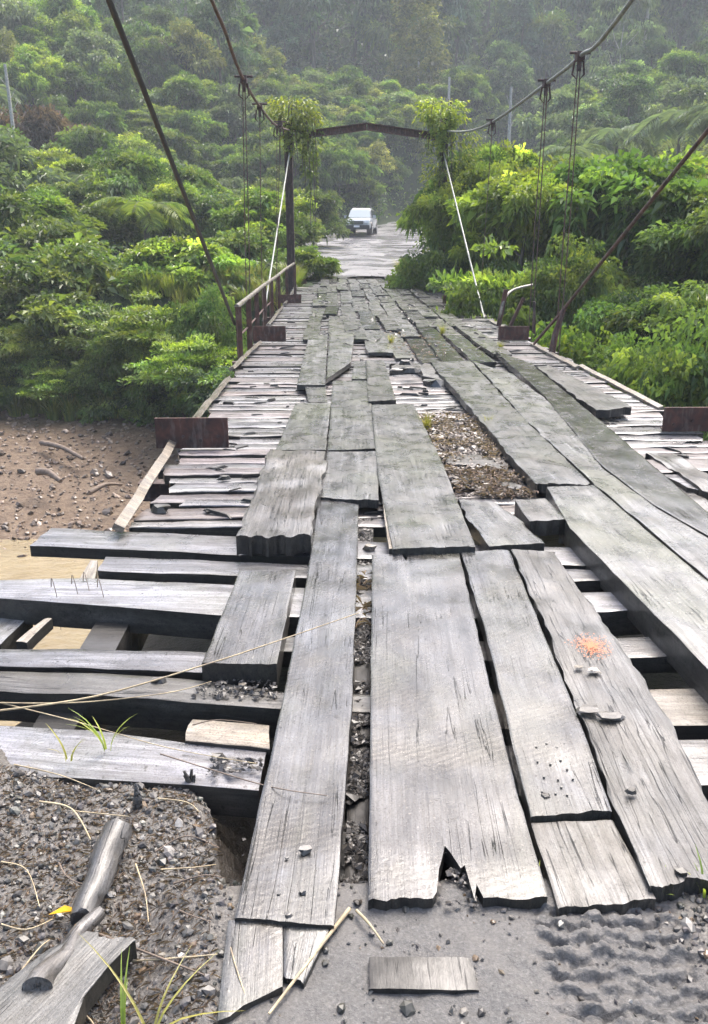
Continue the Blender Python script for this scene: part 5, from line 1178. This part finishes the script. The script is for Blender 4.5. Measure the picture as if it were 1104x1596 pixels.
# ------------------------------------------------------------------ keep the trees that show, and say which is which
HITS = {'broadleaf_tree.010':(310,198),'broadleaf_tree.011':(128,221),'broadleaf_tree.013':(216,300),'broadleaf_tree.014':(101,297),'broadleaf_tree.022':(95,252),'broadleaf_tree.025':(361,235),'broadleaf_tree.027':(246,268),'broadleaf_tree.028':(234,183),'broadleaf_tree.030':(156,181),'broadleaf_tree.031':(224,238),'broadleaf_tree.040':(543,123),'broadleaf_tree.041':(556,186),'broadleaf_tree.042':(561,166),'broadleaf_tree.043':(734,138),'broadleaf_tree.044':(657,140),'broadleaf_tree.045':(467,122),'broadleaf_tree.046':(505,178),'broadleaf_tree.047':(551,246),'broadleaf_tree.048':(493,113),'broadleaf_tree.049':(572,214),'broadleaf_tree.050':(746,126),'broadleaf_tree.051':(530,286),'broadleaf_tree.052':(510,142),'broadleaf_tree.053':(541,218),'broadleaf_tree.054':(514,265),'broadleaf_tree.055':(686,150),'rainforest_tree.002':(184,13),'rainforest_tree.003':(247,9),'rainforest_tree.004':(352,52),'rainforest_tree.005':(242,27),'rainforest_tree.006':(141,10),'rainforest_tree.008':(1116,64),'rainforest_tree.010':(1127,118),'rainforest_tree.016':(984,154),'rainforest_tree.017':(1019,80),'rainforest_tree.019':(984,78),'rainforest_tree.020':(792,89),'rainforest_tree.021':(936,120),'rainforest_tree.022':(1119,101),'rainforest_tree.024':(798,123),'rainforest_tree.026':(738,113),'rainforest_tree.027':(934,184),'rainforest_tree.028':(973,112),'rainforest_tree.031':(736,164),'rainforest_tree.051':(408,18),'rainforest_tree.052':(1124,18),'rainforest_tree.068':(1046,21),'rainforest_tree.076':(715,41),'rainforest_tree.083':(761,28),'rainforest_tree.088':(1077,27),'rainforest_tree.102':(886,9),'rainforest_tree.109':(743,20),'rainforest_tree.128':(288,15),'rainforest_tree.156':(494,50),'rainforest_tree.165':(560,39),'rainforest_tree.177':(1129,22),'rainforest_tree.188':(514,26),'rainforest_tree.198':(564,26),'rainforest_tree.252':(483,28),'rainforest_tree.269':(924,27),'rainforest_tree.274':(814,46),'rainforest_tree.277':(489,58),'shrub.044':(89,163),'shrub.046':(361,286),'shrub.048':(144,268),'shrub.051':(268,222),'shrub.052':(204,206),'shrub.053':(346,298),'shrub.054':(278,260),'shrub.055':(-10,182),'shrub.056':(405,229),'shrub.057':(367,298),'shrub.058':(424,280),'shrub.061':(412,297),'shrub.062':(17,249),'shrub.063':(276,319),'shrub.064':(210,222),'shrub.065':(452,244),'shrub.069':(222,337),'shrub.071':(360,319),'shrub.073':(174,346),'shrub.074':(402,242),'shrub.075':(-37,179),'shrub.076':(316,254),'shrub.077':(371,304),'shrub.081':(325,237),'shrub.083':(189,270),'shrub.084':(367,264),'shrub.086':(-22,289),'shrub.087':(4,219),'shrub.089':(301,282),'shrub.090':(329,326),'shrub.093':(1091,221),'shrub.099':(1064,231),'shrub.105':(887,245),'shrub.112':(1031,222),'shrub.115':(1119,233),'shrub.117':(1048,241),'shrub.126':(1011,241),'shrub.127':(1029,242),'shrub.129':(883,223),'shrub.135':(988,240),'shrub.145':(416,203),'shrub.146':(620,156),'shrub.148':(493,133),'shrub.149':(680,157),'shrub.150':(611,136),'shrub.151':(429,135),'shrub.153':(516,194),'shrub.155':(481,143),'shrub.156':(630,179),'shrub.159':(590,243),'shrub.160':(634,146),'shrub.163':(565,291),'shrub.165':(588,146),'shrub.167':(445,286),'shrub.168':(698,148),'shrub.169':(656,168),'shrub.170':(425,156),'shrub.172':(491,121),'shrub.174':(563,145),'shrub.175':(429,123),'shrub.176':(512,200),'shrub.178':(534,172),'shrub.179':(520,116),'shrub.180':(586,137),'shrub.181':(418,172),'shrub.183':(608,198),'shrub.184':(515,154),'shrub.185':(449,138),'shrub.190':(104,16),'shrub.191':(-31,15),'shrub.192':(180,133),'shrub.194':(177,49),'shrub.195':(334,98),'shrub.198':(223,58),'shrub.200':(367,106),'shrub.202':(6,26),'shrub.203':(319,119),'shrub.205':(278,147),'shrub.209':(297,78),'shrub.212':(367,173),'shrub.218':(402,156),'shrub.220':(155,31),'shrub.222':(342,141),'shrub.225':(238,99),'shrub.226':(-35,19),'shrub.228':(114,130),'shrub.229':(304,56),'shrub.230':(98,39),'shrub.232':(-5,73),'shrub.234':(-23,15),'shrub.235':(59,60),'shrub.236':(255,41),'shrub.237':(411,106),'shrub.245':(158,26),'shrub.249':(288,34),'shrub.251':(88,78),'shrub.252':(140,77),'shrub.259':(-24,118),'shrub.260':(63,81),'shrub.262':(310,139),'shrub.264':(412,76),'shrub.265':(50,116),'shrub.269':(740,98),'shrub.272':(868,202),'shrub.273':(1046,129),'shrub.274':(1042,155),'shrub.280':(1069,102),'shrub.283':(920,152),'shrub.284':(1085,153),'shrub.285':(1079,126),'shrub.289':(908,146),'shrub.290':(821,160),'shrub.291':(851,174),'shrub.297':(1135,118),'shrub.298':(966,126),'shrub.299':(911,198),'shrub.304':(778,176),'shrub.306':(1023,121),'shrub.310':(1126,145),'shrub.311':(1112,121),'shrub.331':(983,35),'shrub.333':(867,73),'shrub.336':(622,46),'shrub.345':(780,40),'shrub.348':(1038,17)}
ORD = ['first','second','third','fourth','fifth','sixth','seventh','eighth','ninth','tenth','eleventh','twelfth','thirteenth','fourteenth','fifteenth']
def area(u, v):
    if v < 60: r = 'at the top edge'
    elif v < 120: r = 'high on the slope'
    elif v < 180: r = 'above the arch beam'
    elif v < 240: r = 'level with the arch'
    elif v < 310: r = 'below the arch'
    else: r = 'level with the car'
    if u < 130: c = 'far left'
    elif u < 250: c = 'near the black cable'
    elif u < 380: c = 'between the two left cables'
    elif u < 500: c = 'by the left tower top'
    elif u < 620: c = 'over the road'
    elif u < 750: c = 'by the right tower top'
    elif u < 900: c = 'by the right hangers'
    elif u < 1010: c = 'right of the hangers'
    else: c = 'far right'
    return c+', '+r
LOOK = {'lime': 'bright yellow-green', 'big': 'large-leaved', 'bush': 'mid green', 'olive': 'olive', 'layer': 'flat-layered', 'deep': 'dark', 'blue': 'bluish', 'pale': 'pale green'}
cells = {}
crowns = {KIND[k][0].name: k for k in KIND}
for o in [q for q in C.objects if q.parent is None and q.get('group') in ('shrubs on the left slope','shrubs on the right slope','shrubs behind the road bend','trees on the left hill','trees on the right rise','rainforest trees on the far hillside')]:
    if not HITS: break
    h = HITS.get(o.name)
    if not h:
        for ch in list(o.children): bpy.data.objects.remove(ch)
        bpy.data.objects.remove(o); continue
    ck = [crowns[ch.data.name] for ch in o.children if ch.data.name in crowns][0].rstrip('0123456789'); u, v = h
    cells.setdefault((LOOK[ck]+' '+('rainforest tree' if 'rain' in o['group'] else o['category']), area(u, v)), []).append((u, o))
for (lk, ar), lst in cells.items():
    lst.sort(key=lambda q: q[0])
    for k, (u, o) in enumerate(lst):
        o['label'] = ('%s %s' % (lk, ar)) if len(lst) == 1 else ('%s from left, %s %s' % (ORD[min(k, 14)], lk, ar))
if cells: print('KEPT', sum(len(q) for q in cells.values()), 'longest', max(len(o['label'].split()) for l_ in cells.values() for _, o in l_), max(len(l_) for l_ in cells.values()))

# ------------------------------------------------------------------ rainy air
hz = bpy.data.materials.new('rain_haze'); hz.use_nodes = True; n_ = hz.node_tree.nodes
n_.remove(n_['Principled BSDF']); pv = n_.new('ShaderNodeVolumePrincipled'); pv.inputs['Color'].default_value = (.88,.94,.99,1); pv.inputs['Density'].default_value = .0010; pv.inputs['Anisotropy'].default_value = 0.0
hz.node_tree.links.new(pv.outputs[0], n_['Material Output'].inputs['Volume'])
mb = MB(); mb.box((0, 165, 70), (430, 366, 155)); o = mb.build('haze', hz); tag(o, kind='stuff')
o['label'] = 'pale rain haze filling the valley'
